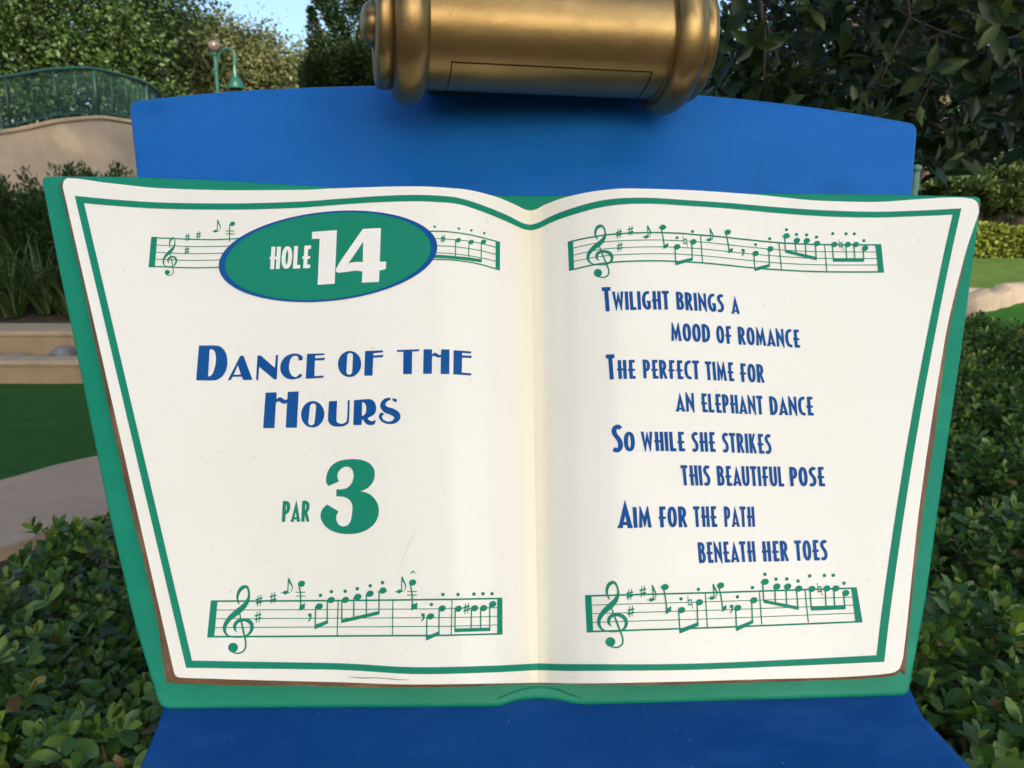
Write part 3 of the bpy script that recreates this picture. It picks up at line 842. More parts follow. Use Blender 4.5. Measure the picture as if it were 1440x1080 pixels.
lines("rhyme_line", [(Z3, 'THIS', 538, 462, 718, 463, 128, .09), (Z3, 'BEAUTIFUL', 764, 463, 1184, 468, 125, .08), (Z3, 'POSE', 1224, 467, 1442, 467, 122, .08)], M['v_blue'], PR, page_r)
lines("rhyme_line", [(Z4, 'A', 44, 237, 130, 237, 176, .02), (Z4, 'IM', 142, 235, 254, 233, 131, .06), (Z4, 'FOR', 303, 232, 481, 231, 131, .06), (Z4, 'THE', 525, 230, 670, 229, 130, .07), (Z4, 'PATH', 718, 229, 908, 229, 128, .06)], M['v_blue'], PR, page_r)
lines("rhyme_line", [(Z4, 'BENEATH', 556, 458, 914, 450, 131, .09), (Z4, 'HER', 958, 449, 1123, 445, 128, .08), (Z4, 'TOES', 1166, 444, 1369, 439, 128, .08)], M['v_blue'], PR, page_r)
ZN, ZP = Z(360, 310, 7.2), Z(380, 630, 8)
lines("badge_word", [(ZN, 'HOLE', 134, 494, 546, 480, 226, -.06)], M['v_white'], PL, page_l, OFF + .0009)
lines("par_word", [(ZP, 'PAR', 132, 832, 440, 828, 234, -.05)], M['v_green'], PL, page_l)
A = Art()
A.poly(ZN([(568, 116), (820, 98), (796, 640), (624, 652), (645, 185), (566, 188)]))
A.poly(ZN(smooth_poly([(1082, 86), (1265, 76), (1253, 418), (1318, 416), (1314, 490), (1285, 499), (1250, 506), (1245, 622), (1072, 630), (1078, 518), (1040, 510), (980, 511), (900, 523), (830, 530), (826, 460)])), [ZN([(1085, 215), (1082, 422), (1045, 419), (1010, 420), (970, 426), (935, 436)])])
A.build("badge_number", PL, OFF + .0009, M['v_white'], page_l)
A = Art()
A.poly(ZP(smooth_poly([(655, 428), (632, 390), (628, 340), (650, 260), (700, 190), (780, 145), (870, 128), (960, 126), (1050, 140), (1125, 180), (1170, 245), (1175, 310), (1155, 380), (1110, 440), (1060, 470), (1015, 487), (1090, 505), (1150, 545), (1200, 610), (1222, 690), (1210, 780), (1165, 860), (1090, 920), (1000, 955), (900, 967), (800, 962), (700, 935), (620, 880), (575, 810), (567, 750), (585, 690), (640, 635), (770, 715), (745, 760), (745, 820), (775, 865), (820, 882), (870, 868), (905, 820), (920, 740), (925, 660), (905, 600), (860, 560), (800, 545), (742, 545), (745, 465), (800, 465), (860, 450), (910, 405), (935, 340), (935, 280), (915, 235), (880, 212), (830, 215), (785, 245), (757, 295), (760, 345), (775, 375)], 4, 58)))
A.build("par_number", PL, OFF, M['v_green'], page_l)
# ---- title
ZT, ZU = Z(260, 470, 6.545), Z(460, 470, 6.545)
def slot(c, hw, hh, lean):
    p = []
    for t in np.linspace(0, 2 * np.pi, 28, endpoint=False):
        x = hw * math.cos(t); y = (hh - hw) * np.sign(math.sin(t)) + hw * math.sin(t)
        p.append((c[0] + x - lean * y, c[1] + y))
    return p
A = Art()
A.poly(ZT(smooth_poly([(130, 104), (280, 104), (330, 116), (370, 160), (390, 230), (385, 310), (355, 375), (310, 412), (270, 424), (103, 424)])), [ZT(smooth_poly([(228, 142), (245, 136), (270, 152), (284, 195), (284, 260), (268, 330), (245, 375), (213, 390)]))])
A.poly(ZT([(508, 200), (540, 197), (622, 420), (540, 422), (522, 390), (440, 392), (418, 424), (395, 424)]), [ZT([(487, 285), (515, 370), (450, 374)])])
A.poly(ZT([(668, 197), (698, 195), (828, 310), (838, 192), (858, 190), (846, 415), (822, 415), (684, 300), (675, 420), (655, 421)]))
A.poly(ZT(smooth_poly([(1048, 241), (1075, 240), (1086, 222), (1075, 197), (1040, 181), (990, 179), (930, 203), (890, 252), (877, 310), (890, 362), (930, 402), (985, 416), (1040, 408), (1074, 389), (1077, 370), (1060, 365), (1046, 376), (1020, 394), (985, 380), (963, 340), (958, 295), (970, 235), (995, 204), (1025, 199), (1042, 212)], 4, 70)))
A.poly(ZT([(1125, 180), (1285, 176), (1283, 192), (1200, 197), (1200, 222), (1290, 216), (1284, 238), (1197, 242), (1192, 386), (1278, 380), (1275, 400), (1112, 410)]))
A.poly(ZU(ell((207, 274), 107, 120, 4, 48)), [ZU(slot((208, 272), 27, 100, .05))])
A.poly(ZU([(350, 154), (512, 148), (515, 166), (426, 175), (424, 195), (518, 190), (512, 212), (424, 216), (418, 380), (342, 382)]))
A.poly(ZU([(642, 145), (848, 138), (845, 157), (783, 160), (780, 366), (700, 366), (702, 162), (642, 162)]))
A.poly(ZU(smooth_poly([(888, 138), (966, 138), (966, 185), (985, 171), (1005, 173), (1030, 190), (1048, 188), (1050, 138), (1127, 140), (1125, 366), (1045, 366), (1047, 208), (1025, 214), (1000, 206), (982, 197), (966, 208), (964, 364), (884, 364)])))
A.poly(ZU([(1165, 146), (1325, 158), (1327, 178), (1243, 172), (1243, 194), (1332, 198), (1328, 220), (1243, 215), (1240, 352), (1328, 360), (1326, 380), (1162, 368)]))
A.build("title_line", PL, OFF, M['v_blue'], page_l, sep=True)
A = Art()
A.poly(ZT(smooth_poly([(743, 537), (845, 535), (843, 598), (866, 580), (890, 583), (915, 603), (943, 600), (947, 530), (1048, 526), (1030, 860), (928, 860), (940, 632), (915, 642), (885, 630), (862, 616), (838, 630), (824, 864), (720, 864)])))
A.poly(ZT(ell((1176, 737), 107, 122, 6, 48)), [ZT(slot((1172, 738), 29, 100, .1))])
A.poly(ZU(smooth_poly([(18, 617), (92, 613), (86, 785), (98, 812), (130, 824), (165, 814), (183, 780), (190, 610), (208, 605), (202, 790), (180, 832), (130, 849), (60, 846), (22, 820), (8, 775)], 5, 50)))
A.poly(ZU(smooth_poly([(248, 607), (380, 597), (425, 612), (448, 652), (450, 700), (430, 740), (372, 772), (385, 790), (415, 800), (447, 788), (445, 810), (425, 832), (390, 835), (355, 820), (330, 786), (320, 786), (318, 835), (240, 836)], 5, 62)), [ZU(smooth_poly([(322, 625), (345, 632), (360, 662), (358, 715), (340, 745), (320, 752)]))])
S1 = cr([(578, 594, 22), (545, 604, 32), (518, 630, 42), (515, 665, 52), (545, 695, 58), (595, 712, 62), (636, 738, 64), (646, 765, 58), (628, 796, 42), (590, 814, 26), (545, 812, 22), (508, 792, 24), (490, 762, 28), (500, 736, 30), (518, 736, 14)], 5)
A.stroke(ZU(S1[:, :2]), S1[:, 2] / 6.545, caps=False)
A.stroke(ZU([(602, 597), (640, 616)]), [20 / 6.545, 30 / 6.545])
A.build("title_line", PL, OFF, M['v_blue'], page_l, sep=True)
# small cracks and scuffs in the painted page
M['crack'] = simple("crack_dirt", (.03, .028, .025), (.09, .08, .07), 60, .8, 0)
A = Art()
k = cr([(490, 951.5, .3), (510, 953.5, 1.0), (530, 953.2, .7), (555, 955.5, .8), (577, 956.2, .2)], 4); A.stroke(k[:, :2], k[:, 2])
A.build("paint_crack", PL, OFF, M['crack'], page_l)
M['scuff'] = simple("grey_scuff", (.50, .49, .45), (.58, .57, .53), 60, .6, 0)
A = Art()
k = cr([(588, 738, .3), (577, 762, .5), (566, 790, .4), (562, 800, .2)], 4); A.stroke(k[:, :2], k[:, 2])
A.build("scuff", PL, OFF + .0001, M['scuff'], page_l)
for (x, y) in ((243, 546), (455, 558), (356, 793), (376, 789), (573, 913), (634, 960), (610, 301), (600, 411), (430, 640)):
    A = Art(); A.stroke([(x - 2, y + .3), (x, y), (x + 2.2, y - .4)], [.3, .9, .3])
    A.build("scuff", PL, OFF + .0001, M['scuff'], page_l)

# ================================================================== THE STAND
# front of the backboard lies just behind the cover
ledge_c = to_local(on_desk(755, 992, -.012))[0]
foot = to_world([0, ledge_c[1], -.05]); foot[2] = 0
stand = empty("music_stand", foot, "blue painted music stand with a gold lamp across its top", "music stand")
bb = [(180, 141), (262, 131.5), (350, 124.5), (450, 120), (560, 117.5), (690, 117.5), (820, 120.5), (960, 129), (1080, 140.5), (1190, 155), (1292, 172.5),
      (1284, 268), (1225, 985), (262, 985), (191, 246)]
bb = round_poly(bb, [14] + [60] * 9 + [14] + [30, 10, 10, 30])
o = from_bm("backboard", slab(bb, -.052, -.0135, .0045), M['blue'], stand); auto_smooth(o, 50)
# apron is the ledge under the book, steepened to darken; its paint holds shade
def steep_ledge():
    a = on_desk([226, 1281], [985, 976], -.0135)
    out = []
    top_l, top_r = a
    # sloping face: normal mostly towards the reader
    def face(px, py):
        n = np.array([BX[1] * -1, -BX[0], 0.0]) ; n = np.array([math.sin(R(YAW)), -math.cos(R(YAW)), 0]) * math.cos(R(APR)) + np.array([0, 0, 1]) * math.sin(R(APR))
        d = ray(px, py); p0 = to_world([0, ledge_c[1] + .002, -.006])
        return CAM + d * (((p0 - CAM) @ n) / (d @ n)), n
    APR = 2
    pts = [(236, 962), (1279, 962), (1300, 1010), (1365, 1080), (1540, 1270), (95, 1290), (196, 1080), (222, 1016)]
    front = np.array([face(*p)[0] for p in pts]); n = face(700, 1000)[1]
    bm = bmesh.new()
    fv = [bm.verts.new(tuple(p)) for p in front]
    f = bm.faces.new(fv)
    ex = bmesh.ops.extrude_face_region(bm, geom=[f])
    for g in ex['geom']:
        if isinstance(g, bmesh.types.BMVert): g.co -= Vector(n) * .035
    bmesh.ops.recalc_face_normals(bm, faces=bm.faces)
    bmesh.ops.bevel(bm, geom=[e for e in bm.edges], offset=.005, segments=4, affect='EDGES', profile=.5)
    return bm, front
bm, fr_ = steep_ledge()
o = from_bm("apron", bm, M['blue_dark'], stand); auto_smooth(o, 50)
# pedestal under the desk
c0 = to_world([0, ledge_c[1] + .16, -.05])
v1, f1 = tube([(c0[0], c0[1], .0), (c0[0], c0[1], .03)], [.20, .20], 32)
v2, f2 = tube([(c0[0], c0[1], .03), (c0[0], c0[1], .06), (c0[0], c0[1], .12), (c0[0], c0[1], c0[2] - .12), (c0[0], c0[1], c0[2] - .02)], [.16, .09, .06, .06, .08], 32)
V, F = merge([(v1, f1), (v2, f2)])
o = mesh("pedestal", V, F, M['blue'], stand); auto_smooth(o, 40)

# lamp
LZ = .052
a0 = on_desk(581, 37, .112)[0]; a1 = on_desk(931, 58, .072)[0]
ax = a1 - a0; LEN = np.linalg.norm(ax); ax /= LEN
mid = (a0 + a1) / 2
k_ = np.linalg.norm(mid - CAM) * 1.0 / FPX * .985   # metres per pixel at the lamp
HALF = LEN / 2
rt = 74.5 * k_ ; rr = 94 * k_
print("lamp radius", rt, "half", HALF, 'board point', to_local(mid[None])[0], 'ledge z', foot, to_world(ledge_c)[2])
def lamp():
    lampo = None
    # tube with a shallow groove that outlines the reflector panel
    aa = np.cross(ax, [0, 0, 1]); aa /= np.linalg.norm(aa); bb_ = np.cross(aa, ax)     # bb_ up-ish, aa sideways
    if aa[1] > 0: aa = -aa
    if bb_[2] < 0: bb_ = -bb_
    def ang(p):                      # nothing hidden: angle 0 = towards the reader, negative = below
        return aa * math.cos(p) + bb_ * math.sin(p)
    gs0, gs1 = (-.755, .79)          # axial ends of the panel as a share of HALF
    s_list = sorted(set(np.linspace(-1, 1, 60).tolist() + [gs0 - .006, gs0 - .003, gs0 + .003, gs0 + .006, gs1 - .006, gs1 - .003, gs1 + .003, gs1 + .006]))
    g0, g1 = R(-118), R(-42)
    dg = R(.6)
    p_list = sorted(set(np.linspace(-math.pi, math.pi, 97)[:-1].tolist() + [g0 - dg * 2, g0 - dg, g0 + dg, g0 + dg * 2, g1 - dg * 2, g1 - dg, g1 + dg, g1 + dg * 2]))
    V = []
    for s in s_list:
        for p in p_list:
            r = rt
            ins = gs0 - .0035 <= s <= gs1 + .0035 and g0 - dg * 1.1 <= p <= g1 + dg * 1.1
            inn = gs0 + .0025 < s < gs1 - .0025 and g0 + dg * 1.1 < p < g1 - dg * 1.1
            if ins and not inn: r = rt - .0035
            elif inn: r = rt - .0004
            V.append(mid + ax * (s * HALF) + ang(p) * r)
    n = len(p_list); F = []
    for i in range(len(s_list) - 1):
        for k in range(n):
            F.append([i * n + k, i * n + (k + 1) % n, (i + 1) * n + (k + 1) % n, (i + 1) * n + k])
    lampo = mesh("lamp", np.array(V), F, M['gold'], stand); auto_smooth(lampo, 30)
    lampo['label'] = "gold cylinder lamp with ringed ends"
    for sgn in (-1, 1):
        P = []
        x = HALF - 12 * k_
        prof = [(x - 4 * k_, rt * .98), (x, rt + 1 * k_)]
        for t in np.linspace(-90, 90, 15): prof.append((x + 20 * k_ + 20 * k_ * math.sin(R(t)), rr - 14 * k_ + 14 * k_ * math.cos(R(t))))
        x2 = x + 40 * k_
        prof += [(x2 + 1.5 * k_, rt - 1 * k_), (x2 + 3 * k_, rt + 1 * k_)]
        for t in np.linspace(0, 90, 8): prof.append((x2 + 12 * k_ + 9 * k_ * math.sin(R(t)), rt - 7 * k_ + 9 * k_ * math.cos(R(t))))
        x3 = x2 + 21 * k_
        prof += [(x3, 32 * k_)]
        o = mesh("end_cap", *lathe([(s * sgn, r) for s, r in prof], mid, ax, 72), M['gold'], lampo); auto_smooth(o, 60)
        prof = [(x3 - 1 * k_, 27 * k_), (x3 + 3 * k_, 27 * k_)] + [(x3 + 3 * k_ + 14 * k_ * math.sin(R(t)), 26 * k_ * math.cos(R(t)) + .0001) for t in np.linspace(0, 90, 9)]
        o = mesh("end_knob", *lathe([(s * sgn, r) for s, r in prof], mid, ax, 48), M['gold'], lampo); auto_smooth(o, 60)
lamp()
# unseen lamp bracket, made full length to block light behind the tube
lm = to_local(mid[None])[0]
by = to_local(on_desk(765, 119, -.0135))[0][1]
bm = bmesh.new()
bmesh.ops.create_cube(bm, size=1)
for v in bm.verts:
    q = np.array([lm[0] + v.co.x * HALF * 1.9, lm[1] + .027 + v.co.y * .026, -.05 + (v.co.z + .5) * (lm[2] + .05)])
    v.co = Vector(to_world(q))
bmesh.ops.bevel(bm, geom=bm.edges[:], offset=.004, segments=2, affect='EDGES')
o = from_bm("lamp_bracket", bm, M['gold'], stand); auto_smooth(o)
# ================================================================== GROUND
def sstep(a, b, x):
    t = np.clip((x - a) / (b - a), 0, 1); return t * t * (3 - 2 * t)
_gy = curve1([-400, 4.6, 5.3, 6.0, 6.6, 7.3, 8.0, 9.0, 12, 18, 60, 400], [0, 0, .62, .80, .90, 1.03, 1.08, 1.26, 1.45, 1.55, 1.6, 1.6])
_gl = curve1([-400, 6.4, 6.65, 6.79, 7.0, 7.22, 7.6, 9.5, 11, 40, 400], [0, 0, 0, .19, .19, .19, .37, .62, .8, 1.2, 1.2])
def gz(x, y):
    x = np.asarray(x, float); y = np.asarray(y, float)
    r = sstep(1.2, 3.2, x); l = 1 - sstep(.2, 1.1, x)
    return _gy(y) * r + _gl(y) * l + np.clip(1 - r - l, 0, 1) * np.clip(sstep(6, 10, y) * .8, 0, 1)
def grid_sheet(name, xs, ys, mat, off=0.0, **kw):
    X, Y = np.meshgrid(xs, ys)
    V = np.stack([X.ravel(), Y.ravel(), gz(X, Y).ravel() + off], 1)
    idx = np.arange(X.size).reshape(X.shape)
    F = np.stack([idx[:-1, :-1], idx[:-1, 1:], idx[1:, 1:], idx[1:, :-1]], -1).reshape(-1, 4)
    return tag(mesh(name, V, F, mat), kind='structure', **kw)
M['soil'] = simple("dark_mulch_soil", (.022, .016, .011), (.075, .055, .036), 9, .95, .8, .03, 60)
gx = np.unique(np.r_[-600, -200, -60, np.linspace(-20, 20, 120), 60, 200, 600])
gyv = np.unique(np.r_[-600, -200, -60, np.linspace(-10, 24, 140), 6.64, 6.65, 6.66, 6.78, 6.79, 6.8, 7.21, 7.22, 7.23, 7.59, 7.6, 60, 200, 600])
grid_sheet("ground", gx, gyv, M['soil'])

def concrete(name, c1, c2, sc=7):
    m = NT(name)
    f = m.noise(sc, 8, .65); g = m.noise(110, 5, .75)
    c = m.ramp(f, [(.3, c1), (.7, c2)])
    c = m.mix(m.ramp(g, [(.42, 0.), (.62, .35)]), c, tuple(x * .55 for x in c1))
    st_ = m.ramp(m.noise(2.2, 5, .6), [(.52, 0.), (.68, .35)])
    c = m.mix(st_, c, tuple(x * .7 for x in c1))
    m.set(Base_Color=c, Roughness=.88)
    m.bump(m.noise(220, 4, .7), .35, .004)
    return m.m
M['path'] = concrete("grey_path_concrete", (.34, .245, .168), (.41, .30, .21))
M['kerbside'] = concrete("path_side", (.14, .10, .07), (.20, .15, .11))
def turf(name, c1, c2):
    m = NT(name)
    f = m.noise(6, 4, .6); g = m.noise(75, 6, .8)
    c = m.ramp(f, [(.3, c1), (.7, c2)])
    c = m.mix(m.ramp(g, [(.35, .0), (.6, .5)]), c, tuple(x * .35 for x in c1))
    sp_ = m.ramp(m.noise(150, 1, .4), [(.735, 0.), (.77, .5)])
    c = m.mix(sp_, c, (.25, .27, .2))
    m.set(Base_Color=c, Roughness=.9)
    m.b.inputs["Specular IOR Level"].default_value = .2
    m.bump(m.noise(380, 4, .8), .9, .01)
    return m.m
M['turf'] = turf("putting_turf", (.014, .105, .012), (.024, .145, .018))
M['lawn'] = turf("lawn_grass", (.075, .145, .032), (.115, .205, .048))
# concrete path and putting green, left
def sheet(name, A, B, mat, zf, n=24, edge_h=0, edge_mat=None, **kw):
    """sheet between two polylines of ground points (x, y)"""
    A, B = cr(A, 6), cr(B, 6)
    t = np.linspace(0, 1, n)
    P = A[None] + (B - A)[None] * t[:, None, None]
    X, Y = P[..., 0], P[..., 1]
    V = np.stack([X.ravel(), Y.ravel(), np.asarray(zf(X, Y)).ravel()], 1)
    idx = np.arange(X.size).reshape(X.shape)
    F = np.stack([idx[:-1, :-1], idx[:-1, 1:], idx[1:, 1:], idx[1:, :-1]], -1).reshape(-1, 4).tolist()
    if edge_h:
        b = len(V); row = idx[0]
        V = np.concatenate([V, V[row] - [0, 0, edge_h]])
        F += [[row[i], row[i + 1], b + i + 1, b + i][::-1] for i in range(len(row) - 1)]
    o = mesh(name, V, F, mat, smooth=False)
    bm = bmesh.new(); bm.from_mesh(o.data); bmesh.ops.recalc_face_normals(bm, faces=bm.faces)
    if sum(f.normal.z for f in bm.faces) < 0: bmesh.ops.reverse_faces(bm, faces=bm.faces)
    bm.to_mesh(o.data); bm.free()
    return tag(o, kind='structure', **kw)
def G(px, py, z=0.0): return at_z(px, py, z)[:2]
pn = [G(-520, 905, .06), G(-220, 830, .06), G(0, 771, .06), G(150, 722, .06), G(420, 660, .06), G(640, 632, .06), G(860, 628, .06)]
pf = [G(-420, 768, .06), G(-200, 724, .06), G(0, 675, .06), G(140, 640, .06), G(420, 592, .06), G(640, 566, .06), G(860, 560, .06)]
sheet("path", pn, pf, M['path'], lambda x, y: np.full(x.shape, .06), 20, .075)
tf = [(-9, 6.6), (-6, 6.6), (-4.4, 6.6), (-3.2, 6.6), (-1.9, 6.6), (-.9, 6.6), (.3, 6.6)]
sheet("putting_green", [p + np.array([0, -.02]) for p in pf], tf, M['turf'], lambda x, y: np.full(x.shape, .052), 30)
# low stucco retaining walls with pale coping
def stucco(name, c1, c2, sc=5):
    m = NT(name)
    c = m.ramp(m.noise(sc, 6, .6), [(.3, c1), (.7, c2)])
    st_ = m.ramp(m.noise(1.3, 6, .7, m.scaled((1.2, 1.2, .35))), [(.5, 0.), (.72, .5)])
    c = m.mix(st_, c, tuple(x * .62 for x in c1))
    m.set(Base_Color=c, Roughness=.9)
    m.bump(m.noise(120, 6, .7), .4, .006)
    return m.m
M['tan'] = stucco("tan_stucco", (.27, .19, .12), (.32, .23, .15))
M['tan2'] = stucco("pale_coping", (.33, .25, .17), (.39, .30, .21))
def low_wall(name, y, d, z0, z1, cap, label, x0=-9.5, x1=.15):
    o = empty(name, (x0 / 2 + x1 / 2, y, z0), label, "wall")
    bm = bmesh.new(); bmesh.ops.create_cube(bm, size=1)
    for v in bm.verts: v.co = Vector((x0 + (v.co.x + .5) * (x1 - x0), y + (v.co.y + .5) * d, z0 - .1 + (v.co.z + .5) * (z1 - cap - z0 + .1)))
    bmesh.ops.bevel(bm, geom=bm.edges[:], offset=.008, segments=2, affect='EDGES')
    a = from_bm("wall_face", bm, M['tan'], o); auto_smooth(a)
    bm = bmesh.new(); bmesh.ops.create_cube(bm, size=1)
    for v in bm.verts: v.co = Vector((x0 - .01 + (v.co.x + .5) * (x1 - x0 + .02), y - .015 + (v.co.y + .5) * (d + .03), z1 - cap + .002 + (v.co.z + .5) * cap))
    bmesh.ops.bevel(bm, geom=bm.edges[:], offset=.014, segments=3, affect='EDGES')
    a = from_bm("coping", bm, M['tan2'], o); auto_smooth(a)
low_wall("retaining_wall", 6.6, .22, 0, .255, .05, "low tan stucco wall rising from the green turf, front one of two steps")
low_wall("retaining_wall", 7.15, .55, .17, .43, .05, "low tan stucco wall with wide coping behind the grey river stones")
# river stones between the two walls
def rock(name, c, r, mat, label, cat, seed, group=None, sq=(1, 1, .7), sub=3):
    rs = np.random.default_rng(seed)
    bm = bmesh.new(); bmesh.ops.create_icosphere(bm, subdivisions=sub, radius=1)
    D = rs.normal(size=(9, 3)); D /= np.linalg.norm(D, axis=1)[:, None]; cut = rs.uniform(.62, .92, 9)
    for v in bm.verts:
        p = np.array(v.co); 
        for d, k in zip(D, cut):
            q = p @ d
            if q > k: p = p - d * (q - k) * .85
        p = p * (1 + .03 * math.sin(p[0] * 9 + seed) * math.sin(p[1] * 8))
        v.co = Vector(np.array(c) + p * r * np.array(sq))
    o = from_bm(name, bm, mat, None, True, loc=np.array(c) - [0, 0, r * sq[2] * .6])
    return tag(o, label, cat, group)
M['stone'] = simple("grey_river_stone", (.10, .10, .105), (.21, .205, .20), 14, .7, .4, .01, 60)
M['stone2'] = simple("brown_river_stone", (.17, .13, .10), (.30, .25, .20), 14, .75, .4, .01, 60)
for i, (px, py, r, m_) in enumerate([(92, 497, .125, 'stone'), (117, 502, .07, 'stone2'), (66, 504, .05, 'stone2'), (84, 506, .045, 'stone'), (24, 503, .07, 'stone2'), (10, 505, .05, 'stone2'), (40, 505, .045, 'stone'), (134, 503, .08, 'stone'), (-20, 503, .08, 'stone')]):
    p = at_y(px, py, 6.95 if r < .1 else 7.0)
    rock("river_stone", (p[0], p[1], .19 + r * .40), r, M[m_],
         ["largest pale grey stone on the step between the tan walls", "small brown stone right of the largest pale stone", "small brown stone left of the largest pale stone", "small grey stone in front of the largest pale stone",
          "larger brown stone of the two near the left end of the step", "smaller brown stone at the far left of the step", "small grey stone midway along the step between brown stones", "grey stone on the step beside the sign's left edge", "grey stone beyond the left end of the step"][i], "stone", 20 + i, "stones on the step between the low walls")

# ================================================================== PLANTS
def frames(axis, normal_hint):
    a = axis / (np.linalg.norm(axis, axis=1)[:, None] + 1e-9)
    n = normal_hint - (normal_hint * a).sum(1)[:, None] * a
    n /= np.linalg.norm(n, axis=1)[:, None] + 1e-9
    s = np.cross(a, n)
    return a, s, n
T_FULL = (np.array([[0, -.015, 0], [0, .015, 0], [.28, -.17, .03], [.28, 0, -.015], [.28, .17, .03], [.58, -.235, .055], [.58, 0, 0.0], [.58, .235, .055], [.84, -.15, .035], [.84, 0, -.01], [.84, .15, .035], [1, 0, -.05]]),
          np.array([[0, 3, 2, 0], [0, 1, 3, 3], [1, 4, 3, 3], [2, 3, 6, 5], [3, 4, 7, 6], [5, 6, 9, 8], [6, 7, 10, 9], [8, 9, 11, 11], [9, 10, 11, 11]]))
T_MAG = (np.array([[0, 0, 0], [.22, -.15, .03], [.22, 0, -.02], [.22, .15, .03], [.5, -.22, .05], [.5, 0, -.015], [.5, .22, .05], [.8, -.13, .02], [.8, 0, -.04], [.8, .13, .02], [1.02, 0, -.1]]),
         np.array([[0, 2, 1, 1], [0, 3, 2, 2], [1, 2, 5, 4], [2, 3, 6, 5], [4, 5, 8, 7], [5, 6, 9, 8], [7, 8, 10, 10], [8, 9, 10, 10]]))
T_QUAD = (np.array([[0, 0, 0], [.5, -.28, .08], [1, 0, 0], [.5, .28, .08]]), np.array([[0, 1, 2, 2], [0, 2, 3, 3]]))
def leaves(name, P, A, N, size, tmpl, mat, parent=None, width=1.0, loc=None):
    tv, tf_ = tmpl
    a, s, n = frames(A, N)
    size = np.broadcast_to(np.asarray(size, float), (len(P),))
    V = P[:, None, :] + size[:, None, None] * (tv[None, :, 0, None] * a[:, None] + tv[None, :, 1, None] * width * s[:, None] + tv[None, :, 2, None] * n[:, None])
    k = len(tv)
    me_f = []
    F = tf_[None] + (np.arange(len(P)) * k)[:, None, None]
    V = V.reshape(-1, 3); F = F.reshape(-1, 4)
    tri = F[:, 2] == F[:, 3]
    base = BASE[parent.name] if parent else (np.array(loc, float) if loc is not None else np.zeros(3))
    me = bpy.data.meshes.new(name)
    lens = np.where(tri, 3, 4); starts = np.r_[0, np.cumsum(lens)[:-1]]
    flat = F.ravel()[np.stack([np.ones_like(tri), np.ones_like(tri), np.ones_like(tri), ~tri], 1).ravel()]
    me.vertices.add(len(V)); me.vertices.foreach_set("co", (V - base).astype(np.float32).ravel())
    me.loops.add(len(flat)); me.loops.foreach_set("vertex_index", flat.astype(np.int32))
    me.polygons.add(len(F)); me.polygons.foreach_set("loop_start", starts.astype(np.int32))
    me.update(calc_edges=True)
    me.polygons.foreach_set("use_smooth", np.ones(len(F), bool))
    me.materials.append(mat); me.update()
    o = bpy.data.objects.new(name, me); COL.objects.link(o)
    if parent: o.parent = parent
    else: o.location = base
    BASE[o.name] = base
    return o
def unit(n): 
    v = rng.normal(size=(n, 3)); return v / np.linalg.norm(v, axis=1)[:, None]
def rosettes(centers, axes, nl, length, tilt=(35, 80), drop=.3):
    """whorls of leaves round shoot tips"""
    P, A, N, S = [], [], [], []
    m = len(centers)
    ax_ = axes / np.linalg.norm(axes, axis=1)[:, None]
    ref = np.where(np.abs(ax_[:, 2:3]) < .9, np.array([[0, 0, 1.]]), np.array([[1., 0, 0]]))
    u = np.cross(ax_, ref); u /= np.linalg.norm(u, axis=1)[:, None]; v = np.cross(ax_, u)
    ph = rng.uniform(0, 6.28, m)
    for k in range(nl):
        th = ph + k * 2.4 + rng.normal(0, .25, m)
        t = np.radians(tilt[0] + (tilt[1] - tilt[0]) * (k / max(nl - 1, 1)) + rng.normal(0, 9, m))
        rad_ = u * np.cos(th)[:, None] + v * np.sin(th)[:, None]
        d = ax_ * np.cos(t)[:, None] + rad_ * np.sin(t)[:, None]
        nn = ax_ * np.sin(t)[:, None] - rad_ * np.cos(t)[:, None]
        L = length * rng.uniform(.65, 1.15, m) * (.6 + .4 * k / max(nl - 1, 1))
        P.append(centers - ax_ * (k * length * .11)[..., None] if False else centers - ax_ * (k * length * .10)); A.append(d); N.append(nn + unit(m) * .12); S.append(L)
    return np.concatenate(P), np.concatenate(A), np.concatenate(N), np.concatenate(S)
M['hedge'] = leafmat("glossy_hedge_leaf", (.022, .068, .013), (.046, .120, .022), (.14, .22, .036), .40, .14, .38, old=(.16, .10, .04))
M['twig'] = simple("grey_brown_twig", (.06, .045, .03), (.16, .12, .085), 30, .8, .3, .004, 90)
def hedge(name, inside, bounds, topf, n, length, label, seed_depth=.24):
    o = empty(name, (np.mean(bounds[:2]), np.mean(bounds[2:]), 0), label, "hedge")
    X = rng.uniform(bounds[0], bounds[1], n * 3); Y = rng.uniform(bounds[2], bounds[3], n * 3)
    k = inside(X, Y); X, Y = X[k], Y[k]
    dist = np.hypot(X, Y)
    keep = rng.uniform(size=len(X)) < np.clip(1.35 - dist * .12, .45, 1); X, Y = X[keep], Y[keep]
    X, Y = X[:n], Y[:n]
    lay = rng.uniform(0, 1, len(X)) ** 1.5
    zt = topf(X, Y)
    bumpy = .05 * np.sin(X * 9 + 1.3 * np.sin(Y * 7)) + .05 * np.sin(Y * 8.3 + X * 3) + rng.normal(0, .018, len(X))
    Zc = zt + bumpy - lay * seed_depth
    C = np.stack([X, Y, Zc], 1)
    ax_ = np.stack([rng.normal(0, .45, len(X)), rng.normal(-.12, .45, len(X)), np.ones(len(X))], 1)
    P, A, N, S = rosettes(C, ax_, 8, length, (22, 82))
    leaves("foliage", P, A, N, S, T_FULL, M['hedge'], o, 1.12)
    # twigs
    parts = []
    for i in rng.choice(len(C), min(420, len(C)), replace=False):
        c = C[i]; b = c - np.array([rng.normal(0, .05), rng.normal(0, .05), .16 + rng.uniform(0, .12)])
        parts.append(tube([b, (b + c) / 2 + rng.normal(0, .012, 3), c], [.004, .003, .0022], 5, False))
    V, F = merge(parts); tag(mesh("stems", V, F, M['twig'], o), kind="stuff")
    return o
